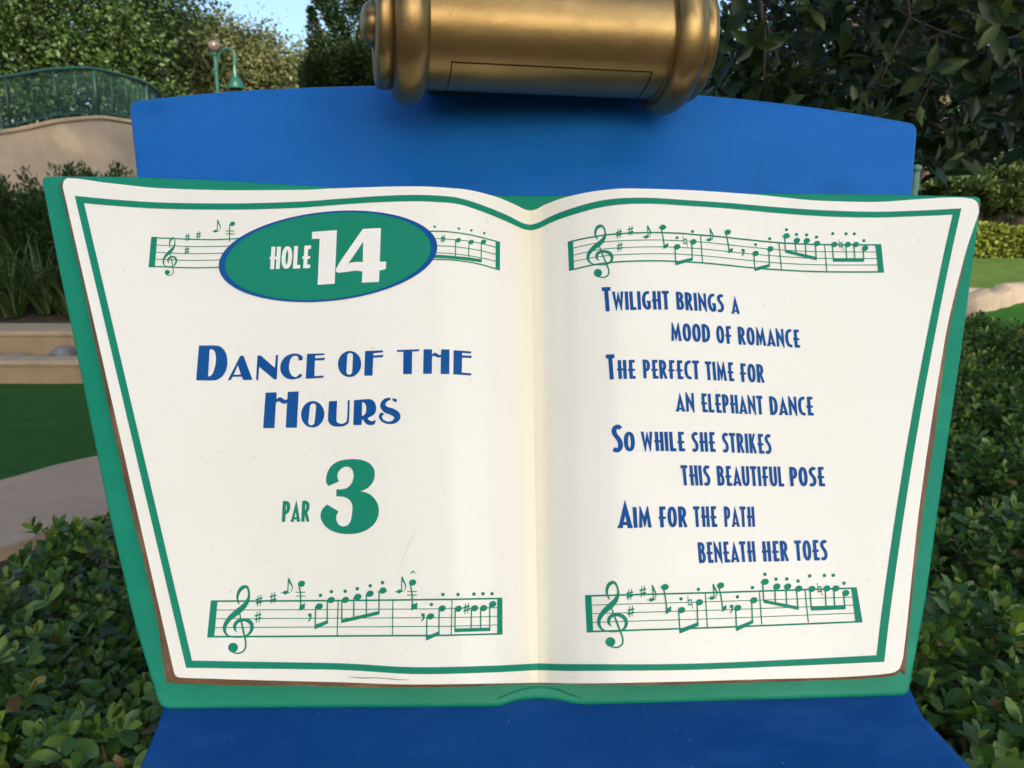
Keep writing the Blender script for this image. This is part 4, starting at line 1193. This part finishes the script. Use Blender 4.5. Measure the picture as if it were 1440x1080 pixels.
# left hedge: its far rim is traced where the path shows
rimx = np.array([at_z(*p, .55)[0] for p in [(-700, 960), (-300, 870), (0, 800), (60, 768), (110, 740), (150, 705), (260, 690), (700, 680)]])
rimy = np.array([at_z(*p, .55)[1] for p in [(-700, 960), (-300, 870), (0, 800), (60, 768), (110, 740), (150, 705), (260, 690), (700, 680)]])
o_ = np.argsort(rimx); rimf = curve1(rimx[o_], rimy[o_])
hedge("hedge", lambda x, y: (y < rimf(x) - .02) & (y > .5), (-2.2, .55, .5, 2.8), lambda x, y: .55 - .10 * sstep(.25, 0, rimf(x) - y), 6000, .052, "low glossy green hedge left of the blue stand beside the path")
hedge("hedge", lambda x, y: (y > .5) & (y < 5.35) & (x > .42 + .0 * y), (.42, 4.6, .5, 5.4), lambda x, y: .66 + .17 * sstep(3, 5.2, y) + .04 * np.sin(x * 2 + y) - .06 * sstep(.4, 0, 5.35 - y), 16500, .051, "broad low glossy hedge filling the ground right of the blue stand")

# strap-leaved clumps on the terrace
M['strap'] = leafmat("strap_leaf", (.018, .055, .012), (.034, .085, .02), (.13, .17, .075), .4, .2, .4)
def strap_clump(x, y, n, L, label, seed):
    rs = np.random.default_rng(seed)
    z = float(gz(x, y)) + .02
    V, F = [], []
    for i in range(n):
        th = rs.uniform(0, 2 * math.pi); le = L * rs.uniform(.6, 1.15); el = R(rs.uniform(48, 88)); bend = rs.uniform(.7, 1.9)
        d = np.array([math.cos(th), math.sin(th), 0]); sd_ = np.array([-math.sin(th), math.cos(th), 0])
        p = np.array([x, y, z]) + d * rs.uniform(0, .05) + sd_ * rs.normal(0, .03); wd = rs.uniform(.010, .019)
        b = len(V); ns = 8
        for k in range(ns + 1):
            t = k / ns; e = el - bend * t ** 1.6
            ww = wd * (1 - t ** 2.5) * (.6 + .4 * min(1, t * 4)) + .0008
            nn = -d * math.sin(e) + np.array([0, 0, 1]) * math.cos(e)
            V += [p - sd_ * ww + nn * ww * .35, p.copy(), p + sd_ * ww + nn * ww * .35]
            p = p + (d * math.cos(e) + np.array([0, 0, 1]) * math.sin(e)) * le / ns
        for k in range(ns):
            q = b + k * 3
            F += [[q, q + 1, q + 4, q + 3], [q + 1, q + 2, q + 5, q + 4]]
    o = mesh("strap_leaf_plant", V, F, M['strap'], None, True, loc=(x, y, z))
    tag(o, label, "plant", "strap leaved plants behind the low walls")
for i, (px, yy, n, L, lb) in enumerate([(20, 7.95, 90, .95, "tall strap-leaved clump at the left edge above the tan walls"), (62, 8.05, 70, .85, "arching strap-leaved clump with pale drooping blades left of the book"), (98, 8.0, 60, .75, "strap-leaved clump half hidden behind the book's green cover"),
                              (-30, 8.1, 80, .95, "strap-leaved clump just beyond the left edge"), (140, 8.2, 60, .8, "strap-leaved clump hidden mostly by the book"), (40, 8.5, 80, 1.05, "strap-leaved clump rising behind the two front clumps")]):
    p = at_y(px, 440, yy); strap_clump(p[0], yy, n, L, lb, 40 + i)

# dark spiky shrubs in front of the curved wall
M['juniper'] = leafmat("dark_juniper_leaf", (.007, .022, .006), (.016, .045, .010), (.045, .09, .022), .55, .15, .3)
def shoots(base, tips, n_per, spread, size, mat, parent, name="foliage", start=.15):
    """needle tufts along upright shoots"""
    P, A = [], []
    for t in tips:
        k = rng.uniform(start, 1, n_per); d = t - base
        c = base + d * k[:, None]
        wdt = spread * (1.05 - k)[:, None] + .02
        off = rng.normal(size=(n_per, 3)) * wdt
        P.append(c + off); A.append(d / np.linalg.norm(d) * .9 + off / (wdt + 1e-6) * .35 + rng.normal(0, .2, (n_per, 3)))
    P, A = np.concatenate(P), np.concatenate(A)
    return leaves(name, P, A, unit(len(P)), size * rng.uniform(.6, 1.3, len(P)), T_QUAD, mat, parent, .55)
def spiky_shrub(px, yy, ztop, wid, label, n=38):
    p = at_y(px, 300, yy); b = np.array([p[0], yy, float(gz(p[0], yy))])
    o = empty("spiky_shrub", b, label, "shrub", "dark shrubs in front of the curved wall")
    tips = []
    for i in range(n):
        dx, dy = rng.normal(0, wid), rng.normal(0, wid * .7)
        tips.append(b + [dx, dy, (ztop - b[2]) * rng.uniform(.62, 1.02) * (1 - .3 * min(1, abs(dx) / wid / 2.5))])
    shoots(b, tips, 460, .15, .062, M['juniper'], o)
    v, f = tube([b, b + [0, 0, .5]], [.05, .03], 8); mesh("stem", v, f, M['twig'], o)
for px, yy, zt, wd, lb in [(5, 8.9, 1.95, .42, "dark spiky shrub at the left edge below the curved wall"), (95, 9.1, 2.06, .40, "dark spiky shrub with the tallest pointed shoots below the curved wall"), (165, 9.3, 2.08, .34, "dark spiky shrub between the book's top corner and the blue board"),
                           (-70, 9.0, 2.1, .45, "dark spiky shrub beyond the left edge"), (50, 8.7, 1.75, .45, "lower dark spiky shrub in front of the others left of the book"), (130, 8.8, 1.8, .45, "lower dark spiky shrub behind the book's left corner")]:
    spiky_shrub(px, yy, zt, wd, lb)

# ================================================================== CURVED WALL WITH RAILING
WC, WR = np.array([-9.5, 13.6]), 3.45
ztop = curve1([-60, 10, 40, 48, 60, 72, 85, 110, 150], [1.4, 2.05, 2.56, 2.67, 2.87, 2.97, 2.97, 2.9, 2.7])
def wp(th, r=WR): return np.array([WC[0] + r * math.sin(R(th)), WC[1] - r * math.cos(R(th))])
ths = np.linspace(-40, 140, 150)
M['wall'] = stucco("tan_ramp_stucco", (.36, .29, .215), (.43, .35, .265), 3)
cw = empty("curved_wall", (WC[0], WC[1], 0), "curved tan stucco ramp wall behind the dark shrubs", "wall")
V, F = [], []
for th in ths:
    a, b = wp(th), wp(th, WR - .2)
    zt = float(ztop(th))
    for q, z in ((a, 0), (a, zt - .06), (b, zt - .06), (b, 0)): V.append((*q, z))
for i in range(len(ths) - 1):
    for k in range(3): F.append([i * 4 + k, i * 4 + k + 1, i * 4 + 5 + k, i * 4 + 4 + k])
o = mesh("wall_face", V, F, M['wall'], cw); auto_smooth(o, 30)
V, F = [], []
for th in ths:
    zt = float(ztop(th))
    prof = [(.02, -.057), (.028, -.045), (.028, -.015), (.018, 0), (-.21, 0), (-.225, -.02), (-.22, -.057)]
    for dr, dz in prof: V.append((*wp(th, WR + dr), zt + dz))
m_ = 7
for i in range(len(ths) - 1):
    for k in range(m_ - 1): F.append([i * m_ + k, i * m_ + k + 1, (i + 1) * m_ + k + 1, (i + 1) * m_ + k])
o = mesh("coping", V, F, M['tan2'], cw); auto_smooth(o, 30)
# ramp floor inside
M['rail'] = simple("teal_rail_paint", (.007, .045, .038), (.012, .062, .052), 20, .45, .1, .002)
M['screen'] = simple("teal_mesh_wire", (.010, .070, .062), (.018, .09, .08), 20, .55, 0)
rl = empty("railing", (*wp(60), 2.9), "dark teal railing with wire mesh standing on the curved tan wall", "railing")
RH = .68
th2 = np.linspace(-30, 135, 170)
rc = WR - .09
def arc(dz, r=rc, a=th2): return np.array([(*wp(t, r), float(ztop(t)) + dz) for t in a])
v, f = tube(arc(RH), .028, 10); mesh("top_rail", v, f, M['rail'], rl)
v, f = tube(arc(.05), .020, 8); mesh("bottom_rail", v, f, M['rail'], rl)
for i, t in enumerate(np.arange(-25, 133, 5.6)):
    q = wp(t, rc); z = float(ztop(t))
    big = i % 4 == 1
    v, f = tube([(*q, z + .004), (*q, z + RH)], .022 if big else .010, 8); mesh("post" if big else "picket", v, f, M['rail'], rl)
parts = []
tm = np.arange(-25, 133, .62)
for t in tm:
    q = wp(t, rc - .014); z = float(ztop(t)); parts.append(tube([(*q, z + .06), (*q, z + RH - .02)], .0042, 4, False))
ah = np.linspace(-25, 133, 120)
for k in range(1, 19):
    parts.append(tube(arc(.05 + k * .036, rc - .014, ah), .0040, 4, False))
V, F = merge(parts); mesh("mesh_panel", V, F, M['screen'], rl)
# ================================================================== LAMP POST
M['teal'] = simple("green_lamp_paint", (.006, .062, .046), (.010, .088, .066), 8, .34, .05, .002)
M['globe'] = simple("brown_glass_globe", (.10, .075, .07), (.16, .12, .115), 12, .25, 0)
LY = 14.0
def LPp(px, py): return at_y(px, py, LY)
pt = LPp(302, 74); pb = np.array([pt[0], LY, float(gz(pt[0], LY))])
lp = empty("lamp_post", pb, "green lamp post with a hooked arm and bell shade before the trees", "lamp post")
v1 = tube([pb, pb + [0, 0, .4], pb + [0, 0, .42], pt], [.09, .08, .038, .034], 14)
v2 = tube([LPp(302, 100), LPp(302, 97)], [.055, .055], 12); v3 = tube([LPp(302, 78), LPp(302, 74)], [.055, .06], 12)
V, F = merge([v1, v2, v3]); o = mesh("pole", V, F, M['teal'], lp); auto_smooth(o)
c = LPp(298, 67)
v, f = lathe([(-.10, .012), (-.095, .04), (-.07, .075), (-.035, .097), (0, .104), (.035, .1), (.07, .078), (.095, .04), (.104, .0)], pt + [0, 0, .10], [0, 0, 1], 24); mesh("globe", v, f, M['globe'], lp)
arm = cr([LPp(305, 120), LPp(305.5, 95), LPp(307, 80), LPp(313, 70.5), LPp(320, 68.5), LPp(327, 71), LPp(331, 78), LPp(332, 90)], 6)
v, f = tube(arm, .020, 8); mesh("arm", v, f, M['teal'], lp)
sc_ = LPp(332, 125); k = .82 / 78.
prof = [(0, 13.5), (1, 14), (2.5, 13), (6, 12), (11, 10.5), (15, 7.5), (17.5, 5), (20, 4.2), (30, 3.6), (34, 2.6), (38, 2.4), (52, 1.8)]
v, f = lathe([(s * k, r * k) for s, r in prof], sc_, [0, 0, 1], 28); o = mesh("lamp_shade", v, f, M['teal'], lp); auto_smooth(o, 35)

# ================================================================== TREES
M['bark'] = simple("grey_bark", (.06, .048, .036), (.17, .14, .11), 10, .9, .8, .03, 30)
def limb(p0, p1, r0, r1, wob=.1, n=6, seg=8):
    t = np.linspace(0, 1, n)[:, None]
    P = p0 + (p1 - p0) * t + rng.normal(0, wob, (n, 3)) * np.sin(np.pi * t)
    return tube(P, np.linspace(r0, r1, n), seg, False)
def broad_tree(name, base, blobs, n, size, mat, label, group, trunk_r=.2, clump=.35, per=26, shell=.55, tmpl=T_QUAD, bias=None, width=1.0):
    """blobs: (centre, radii) ellipsoids; leaf clumps fill their outer shells, limbs run to each blob"""
    base = np.asarray(base, float)
    o = empty(name, base, label, "tree", group)
    vol = np.array([np.prod(b[1]) ** (2 / 3) for b in blobs]); vol /= vol.sum()
    nc = max(1, n // per)
    P, A, Nn = [], [], []
    for (c, r), sh in zip(blobs, vol):
        k = max(3, int(nc * sh))
        d = unit(k); rad_ = (shell + (1 - shell) * rng.uniform(size=k) ** .7) * (1 + .10 * np.sin(d[:, 0] * 7 + c[0]) * np.cos(d[:, 2] * 6))
        cc = np.asarray(c) + d * rad_[:, None] * np.asarray(r)
        cs = clump * rng.uniform(.6, 1.3, k)
        for q, s_, dd in zip(cc, cs, d):
            m = int(per * rng.uniform(.6, 1.4))
            off = rng.normal(size=(m, 3)) * s_ * np.array([1, 1, .7])
            P.append(q + off); A.append(off / s_ * .5 + unit(m) * .7 + [0, 0, -.15]); Nn.append(unit(m) * .8 + dd * .3 + [0, 0, .6])
    P, A, Nn = np.concatenate(P), np.concatenate(A), np.concatenate(Nn)
    leaves("crown", P, A, Nn, size * rng.uniform(.6, 1.3, len(P)), tmpl, mat, o, width)
    parts = []
    top = np.mean([b[0] for b in blobs], 0)
    fork = base + (top - base) * np.array([.5, .5, .55])
    parts.append(limb(base, fork, trunk_r, trunk_r * .7, .06, 6, 12))
    for c, r in blobs:
        mid_ = np.asarray(c, float)
        parts.append(limb(fork, mid_, trunk_r * .5, trunk_r * .2, .12))
        for _ in range(5): parts.append(limb(mid_, mid_ + unit(1)[0] * np.asarray(r) * .9, trunk_r * .18, .012, .1, 5, 5))
    V, F = merge(parts); mesh("trunk", V, F, M['bark'], o)
    return o
M['l_ficus'] = leafmat("broad_tree_leaf", (.014, .036, .010), (.034, .080, .020), (.085, .145, .036), .42, .25, .38, clump=.95)
M['l_olive'] = leafmat("olive_tree_leaf", (.045, .060, .022), (.085, .105, .036), (.17, .185, .075), .5, .25, .35, clump=1.2)
M['l_far'] = leafmat("yellow_green_tree_leaf", (.06, .085, .02), (.10, .14, .03), (.19, .22, .06), .5, .3, .3)
M['l_dark'] = leafmat("dark_tree_leaf", (.006, .017, .006), (.012, .031, .010), (.032, .065, .018), .4, .2, .4)
def blob(px, py, y, rx, ry, rz): 
    p = at_y(px, py, y); return ((p[0], p[1], p[2]), (rx, ry, rz))
# left: big glossy tree, then olive coloured trees stepping down to the sky gap
p = at_y(40, 250, 17.5)
broad_tree("broadleaf_tree", (p[0], 17.5, 1), [blob(20, -60, 17.5, 3.4, 2.6, 3.4), blob(-120, 20, 17, 2.6, 2.2, 2.6), blob(70, 70, 16.6, 1.9, 1.5, 1.7), blob(150, 10, 18, 1.9, 1.6, 2.2), blob(110, 110, 17.2, 1.7, 1.4, 1.3), blob(0, 110, 16.8, 1.8, 1.4, 1.4), blob(105, -130, 18, 2.0, 2, 2.2)],
           70000, .115, M['l_ficus'], "big glossy green broadleaf tree behind the railing at the left", "trees behind the sign", .28, .36, per=110, shell=.45)
p = at_y(250, 250, 22)
broad_tree("olive_tree", (p[0], 22, 1), [blob(255, 87, 22, 1.5, 1.5, 1.35), blob(215, 85, 21.5, 1.4, 1.3, 1.45), blob(230, 120, 21.5, 1.8, 1.4, 1.2), blob(285, 110, 21.8, 1.5, 1.2, 1.2)],
           24000, .13, M['l_olive'], "olive green tree right of the big glossy tree, behind the lamp globe", "trees behind the sign", .22, .26)
p = at_y(350, 250, 23)
broad_tree("olive_tree", (p[0], 23, 1), [blob(325, 73, 23, 1.0, 1.1, 1.05), blob(366, 80, 23, .75, 1, .85), blob(345, 110, 22.5, 1.4, 1.2, 1.0), blob(385, 110, 23, .75, 1, .7), blob(300, 66, 23, .8, .8, .8)],
           15000, .12, M['l_olive'], "thin-topped olive tree at the left side of the sky gap", "trees behind the sign", .2, .22, shell=.35)
p = at_y(420, 250, 27)
broad_tree("low_tree", (p[0], 27, 1), [blob(410, 118, 27, 1.1, 1.2, .7), blob(445, 105, 27, 1.0, 1.2, .9), blob(385, 128, 27, 1.1, 1.2, .6), blob(470, 100, 27, 1.2, 1.2, 1.0)],
           9000, .15, M['l_far'], "low yellow green tree at the foot of the sky gap", "trees behind the sign", .2, .26)
# dark twisted juniper left of the lamp
def juniper():
    yy = 11.0
    b = at_y(500, 300, yy); b[2] = .8
    o = empty("juniper_tree", b, "dark twisted juniper with upright spires left of the gold lamp", "tree", "trees behind the sign")
    P, A = [], []
    def mass(px0, py0, px1, py1, r0, r1, n, dy=0):
        a, c = at_y(px0, py0, yy + dy), at_y(px1, py1, yy + dy)
        t = rng.uniform(size=n) ** .8
        q = a + (c - a) * t[:, None]; rr_ = (r0 + (r1 - r0) * t) * (1 + .25 * np.sin(t * 22 + px0))
        d = unit(n); off = d * (rr_ * rng.uniform(.35, 1, n) ** .6)[:, None]
        P.append(q + off); A.append(off * 1.5 + (c - a) / np.linalg.norm(c - a) * .5 * rr_.mean() + unit(n) * .05)
    mass(447, 70, 437, 12, .13, .015, 900)
    mass(458, 95, 446, 60, .2, .12, 900)
    mass(485, 75, 468, 20, .16, .10, 1300); mass(468, 20, 447, -12, .16, .10, 1200)
    mass(500, 60, 515, -20, .22, .2, 1800); mass(470, 0, 520, -25, .2, .25, 2200, .2); mass(530, 60, 540, -10, .22, .25, 1800)
    for px, py, r, n in ((450, 108, .26, 2200), (480, 105, .33, 3600), (515, 95, .36, 3800), (545, 100, .4, 3800), (500, 130, .42, 3500), (455, 128, .33, 2200), (585, 90, .45, 3500), (620, 60, .5, 3500), (680, 60, .5, 3000)):
        mass(px, py + 8, px, py - 8, r, r, n, rng.normal(0, .15))
    mass(560, 40, 600, -40, .3, .35, 2500)
    P, A = np.concatenate(P), np.concatenate(A)
    leaves("crown", P, A, unit(len(P)), .055 * rng.uniform(.6, 1.4, len(P)), T_QUAD, M['l_dark'], o, .7)
    t_ = at_y(505, 90, yy)
    parts = [limb(b, t_, .13, .07, .05), limb(t_, at_y(515, -20, yy), .05, .02, .04), limb(t_, at_y(460, 5, yy), .04, .015, .04), limb(t_, at_y(440, 30, yy), .03, .01, .03), limb(t_, at_y(640, 60, yy), .05, .02, .04)]
    V, F = merge(parts); mesh("trunk", V, F, M['bark'], o)
juniper()
# right: large-leaved evergreen that overhangs the sign
M['l_mag'] = leafmat("large_dark_leaf", (.005, .017, .007), (.011, .031, .012), (.04, .07, .018), .40, .10, .26)
M['dbark'] = simple("dark_branch_bark", (.022, .018, .013), (.07, .058, .043), 14, .9, .5, .01, 60)
def magnolia():
    tb = np.array([3.3, 4.2, float(gz(3.3, 4.2))])
    o = empty("evergreen_tree", tb, "near dark evergreen tree with large leaves overhanging right of the lamp", "tree", "trees behind the sign")
    n = 8600
    X = rng.uniform(.55, 6.5, n); Y = rng.uniform(2.3, 6.0, n)
    # lower rim of the canopy follows the picture: lower towards the middle right
    PX = 720 + X / Y * FPX
    low = np.interp(PX, [980, 1100, 1200, 1300, 1360, 1440, 1700], [150, 190, 215, 238, 215, 205, 230])
    zl = CAM[2] + (301 - low) / FPX * Y
    Zc = zl + rng.uniform(0, 1, n) ** 1.5 * 3.2
    ok = (PX > 985 + 25 * np.sin(Zc * 9)) & (X < .74 * Y)
    C = np.stack([X, Y, Zc], 1)[ok]
    C = C[rng.uniform(size=len(C)) < np.where(C[:, 2] > 4.3, .55, 1.0)]
    ax_ = np.stack([rng.normal(-.1, .6, len(C)), rng.normal(-.5, .5, len(C)), rng.normal(.25, .6, len(C))], 1)
    P, A, N, S = rosettes(C, ax_, 7, .108, (30, 95))
    leaves("crown", P, A, N, S, T_MAG, M['l_mag'], o, 1.0)
    parts = [limb(tb, np.array([3.2, 4.3, 2.3]), .16, .12, .03, 6, 12)]
    fk = np.array([3.2, 4.3, 2.3])
    for i in range(26):
        e = C[rng.integers(len(C))]
        parts.append(limb(fk + [0, 0, rng.uniform(0, .8)], e, .020, .005, .12, 8, 6))
    for i in rng.choice(len(C), 500, replace=False):
        e = C[i]; q = rng.normal(0, .2, 3); q[2] = abs(q[2]); parts.append(limb(e + q, e, .006, .003, .02, 4, 4))
    V, F = merge(parts); mesh("trunk", V, F, M['dbark'], o)
magnolia()
# tall trees behind the photographer shade the foreground; side ones added to block skylight
for i, (x, y, h, w_) in enumerate([(-12.5, -13.5, 18.5, 3.4), (-16, -6.5, 16, 3.4), (16.5, -5.5, 15, 3.0), (-6.5, -15.5, 19.5, 3.4), (-1.2, -14.5, 19.0, 3.3), (3.0, -15.5, 18.6, 3.2), (5.5, -14.8, 17.6, 2.1)]):
    broad_tree("shade_tree", (x, y, 0), [((x, y, h - 3), (w_, w_, 3.0)), ((x - 1.4, y + .6, h - 6.2), (w_ * .9, w_, 3.0)), ((x + 1.5, y - .4, h - 7.2), (w_ * .9, w_, 3.0))],
               9000, .5, M['l_dark'], ["tall dark tree behind the viewer, standing left of the row of four", "dark tree beyond the left edge, nearest the viewer on that side", "dark tree beyond the right edge, beside the viewer", "tall dark tree behind the viewer, far left of the row of four", "tall dark tree behind the viewer, second of four from the left", "tall dark tree behind the viewer, third of four from the left", "slimmer dark tree behind the viewer at the right end of the row"][i], "tall trees behind the viewer", .3, .6)
for i, (x, y, h) in enumerate([(-.4, 24, 7.5), (2.6, 21, 8.2), (5.0, 25, 7.8)]):
    broad_tree("broadleaf_tree", (x, y, .9), [((x, y, h - 2.2), (2.2, 1.9, 2.0)), ((x + .9, y - .4, h - 3.6), (2.0, 1.7, 1.6)), ((x - .8, y + .3, h - 3.9), (1.8, 1.7, 1.5))], 9000, .15, M['l_ficus'],
               ["broadleaf tree hidden behind the left half of the gold lamp", "broadleaf tree hidden behind the middle of the gold lamp", "broadleaf tree hidden behind the right end of the gold lamp"][i], "trees behind the sign", .2, .34, per=60)
# dark trees deeper in, and sunlit ones glimpsed through the gaps
p = (5.2, 10.5)
broad_tree("dark_tree", (5.6, 10.8, 1.3), [((4.2, 10.8, 4.0), (1.9, 1.4, 1.7)), ((6.4, 11, 3.6), (2.2, 1.5, 1.5)), ((5.2, 11, 6.0), (2.4, 1.6, 1.8)), ((8.6, 11, 4.6), (2.2, 1.5, 2.4)), ((5.5, 11.5, 8.6), (3.0, 2.0, 2.4)), ((3.2, 11.2, 2.6), (1.3, 1.2, 1.1)), ((7.8, 10.6, 2.6), (1.8, 1.0, .8))],
           26000, .12, M['l_dark'], "dark tree standing deep behind the large-leaved evergreen", "trees behind the sign", .2, .3)
broad_tree("sunlit_tree", (8.5, 17, 1.5), [((6.0, 17, 3.2), (2.0, 1.4, 1.6)), ((9.5, 17, 3.4), (2.2, 1.4, 1.8)), ((12.5, 17, 3.6), (2.4, 1.4, 2.0)), ((7.6, 17, 5.2), (2.2, 1.4, 1.6))],
           15000, .16, M['l_far'], "sunlit yellow green tree glimpsed through the dark leaves at right", "trees behind the sign", .2, .3)
# layered juniper-like bush at the right edge
def layered():
    yy = 8.6
    b = at_y(1398, 320, yy); b[2] = float(gz(b[0], yy))
    o = empty("layered_pine", b, "small pine with layered green pads above the rocks at the right", "tree", "trees behind the sign")
    P, A = [], []
    for px, py, rx, rz, n in ((1390, 245, .36, .07, 2200), (1425, 250, .34, .07, 2000), (1350, 262, .36, .06, 1800), (1400, 272, .42, .08, 2600), (1445, 275, .36, .08, 2000), (1325, 280, .30, .05, 1400), (1370, 288, .34, .06, 1600), (1425, 292, .34, .07, 1600), (1470, 255, .4, .1, 1800), (1440, 232, .3, .06, 1400), (1490, 290, .4, .1, 1500)):
        c = at_y(px, py, yy + rng.normal(0, .15)); d = unit(n)
        off = d * np.array([rx, .30, rz]) * (rng.uniform(.3, 1, n) ** .5)[:, None] * (1 + .3 * np.sin(d[:, :1] * 9 + px))
        P.append(c + off); A.append(off * [.6, .6, 1] + unit(n) * .12 + [0, 0, .1])
    P, A = np.concatenate(P), np.concatenate(A)
    leaves("crown", P, A, unit(len(P)) * .6 + [0, 0, .7], .075 * rng.uniform(.6, 1.4, len(P)), T_QUAD, M['l_pine'], o, .6)
    parts = [limb(b, at_y(1400, 255, yy), .09, .05, .03, 6, 10)]
    for px, py in ((1350, 265), (1325, 282), (1440, 250), (1445, 278), (1375, 290)): parts.append(limb(at_y(1400, 290, yy), at_y(px, py, yy), .03, .012, .02))
    V, F = merge(parts); mesh("trunk", V, F, M['bark'], o)
M['l_pine'] = leafmat("pine_pad_leaf", (.03, .06, .022), (.06, .11, .035), (.13, .19, .07), .5, .15, .3)
layered()

# ================================================================== RIGHT SIDE: lawn, hedge, rocks, edging
xs = np.linspace(2.4, 16, 60)
def lawn_near(x): return 6.47 + .03 * np.sin(x * 1.3)
sheet("lawn", [(x, float(lawn_near(x))) for x in (2.4, 4, 5, 6, 8, 16)], [(x, 7.75) for x in (2.4, 4, 5, 6, 8, 16)], M['lawn'], lambda x, y: gz(x, y) + .012, 30)
sheet("turf_strip", [(x, 5.3) for x in (2.2, 3.4, 4, 5, 7, 14)], [(x, 6.2) for x in (2.2, 3.4, 4, 5, 7, 14)], M['turf'], lambda x, y: gz(x, y) + .012, 20)
M['l_box'] = leafmat("clipped_hedge_leaf", (.07, .11, .018), (.14, .19, .03), (.26, .29, .06), .5, .3, .3)
def box_hedge():
    x0, x1, y0, y1 = 3.9, 9.5, 7.75, 8.35
    o = empty("clipped_hedge", ((x0 + x1) / 2, 8, 1.05), "clipped yellow green hedge along the back of the lawn", "hedge")
    n = 26000
    X = rng.uniform(x0, x1, n); Y = rng.uniform(y0, y1, n); t = rng.uniform(size=n)
    zb = gz(X, Y); zt = 1.34 + .04 * np.sin(X * 3) + .02 * np.sin(X * 11)
    front = rng.uniform(size=n) < .6
    Y = np.where(front, y0 + np.abs(rng.normal(0, .06, n)) + .04 * np.sin(X * 7), Y)
    Zc = np.where(front, zb + (zt - zb) * t, zt - np.abs(rng.normal(0, .05, n)))
    P = np.stack([X, Y, Zc], 1)
    A = unit(n) + [0, -.4, .3]
    leaves("foliage", P, A, unit(n) + [0, -.4, .6], .05 * rng.uniform(.6, 1.3, n), T_QUAD, M['l_box'], o, 1.1)
    parts = [limb(np.array([x, 8.05, float(gz(x, 8.05))]), np.array([x + rng.normal(0, .1), 8.05, 1.35]), .02, .008, .03, 5, 5) for x in np.arange(x0 + .1, x1, .22)]
    V, F = merge(parts); tag(mesh("stems", V, F, M['twig'], o), kind="stuff")
box_hedge()
M['boulder'] = simple("pale_pink_rock", (.30, .235, .20), (.50, .42, .37), 5, .85, .6, .03, 30)
for i, (px, py, yy, r, sq, lb) in enumerate([(1412, 303, 9.3, .27, (1.1, .9, .75), "largest pale rock between the pine trunk and the right edge"), (1380, 303, 9.2, .17, (1, .9, .9), "smaller pale rock left of the pine trunk"), (1445, 312, 9.0, .2, (1.2, .9, .6), "low pale rock at the right edge above the clipped hedge"), (1350, 300, 9.4, .2, (1.1, .9, .8), "pale rock hidden behind the book's right corner")]):
    c = at_y(px, py, yy); rock("boulder", c, r, M['boulder'], lb, "rock", 70 + i, "pale rocks under the pine", sq)
M['l_red'] = leafmat("red_leaf", (.12, .008, .008), (.22, .016, .016), (.35, .04, .03), .45, .2, .3)
c = at_y(1438, 300, 9.6); n = 700
rp = empty("red_plant", (c[0], c[1], 1.2), "small red-leaved plant among the pale rocks at the right edge", "plant")
leaves("foliage", c + rng.normal(size=(n, 3)) * [.14, .12, .10], unit(n) + [0, 0, .5], unit(n), .07, T_QUAD, M['l_red'], rp, 1)
v, f = tube([(c[0], c[1], 1.2), c], .012, 6); mesh("stem", v, f, M['twig'], rp)
# pale stone edging that snakes past the lawn
M['edging'] = concrete("pale_edging_stone", (.25, .205, .17), (.33, .275, .235), 12)
def edging(name, pts, wd, ht, label, notch=True):
    P = cr(pts, 14); n = len(P)
    prof = [(-.5, -.6), (-.5, .55), (-.36, .92), (-.1, 1.0), (.15, .98), (.40, .86), (.5, .5), (.5, -.6)]
    V, F = [], []
    for i in range(n):
        t = P[min(i + 1, n - 1)] - P[max(i - 1, 0)]; t[2] = 0; t /= np.linalg.norm(t); s_ = np.array([t[1], -t[0], 0])
        for (a, b) in prof:
            V.append(P[i] + s_ * a * wd * (1 + .08 * math.sin(i * .9)) + np.array([0, 0, b * ht * (1 + .07 * math.sin(i * .55 + 1) + (.16 if notch and (i // 9) % 2 else 0))]))
    m = len(prof)
    for i in range(n - 1):
        for k in range(m - 1): F.append([i * m + k, i * m + k + 1, (i + 1) * m + k + 1, (i + 1) * m + k])
    F.append(list(range(m))); F.append([(n - 1) * m + k for k in range(m)])
    o = mesh(name, V, F, M['edging'], None, True, loc=P[n // 2]); auto_smooth(o, 40)
    tag(o, label, "edging")
def gp(px, py, y): q = at_y(px, py, y); return np.array([q[0], q[1], float(gz(q[0], q[1]))])
edging("stone_edging", [(x_, y_, float(gz(x_, y_))) for x_, y_ in ((2.9, 5.6), (3.28, 5.75), (3.47, 5.85), (3.75, 6.0), (4.1, 6.2), (4.6, 6.36), (5.5, 6.4), (7, 6.42))], .16, .13, "pale stone edging curving up from the book's right side to the lawn")
edging("stone_edging", [(x_, y_, float(gz(x_, y_))) for x_, y_ in ((3.2, 6.36), (3.8, 6.34), (4.0, 6.3), (4.12, 6.28))], .12, .05, "short flat pale edging at the near rim of the lawn", False)
# green post that peeps out beside the blue board
M['postg'] = simple("weathered_green_post", (.07, .19, .14), (.13, .27, .20), 12, .6, .2, .004)
def post():
    yy = 1.75
    a, b = at_y(1286.5, 300, yy), at_y(1289.5, 240, yy)
    base = np.array([a[0] - .03, yy, 0.0])
    o = empty("marker_post", base, "slim weathered green post behind the blue board's right edge", "post")
    v, f = tube([base, b], .0072, 14); mesh("shaft", v, f, M['postg'], o)
    v, f = lathe([(-.002, .0), (0, .009), (.005, .0105), (.010, .009), (.013, .003), (.0135, 0)], b, [0, 0, 1], 18); mesh("cap", v, f, M['postg'], o)
post()
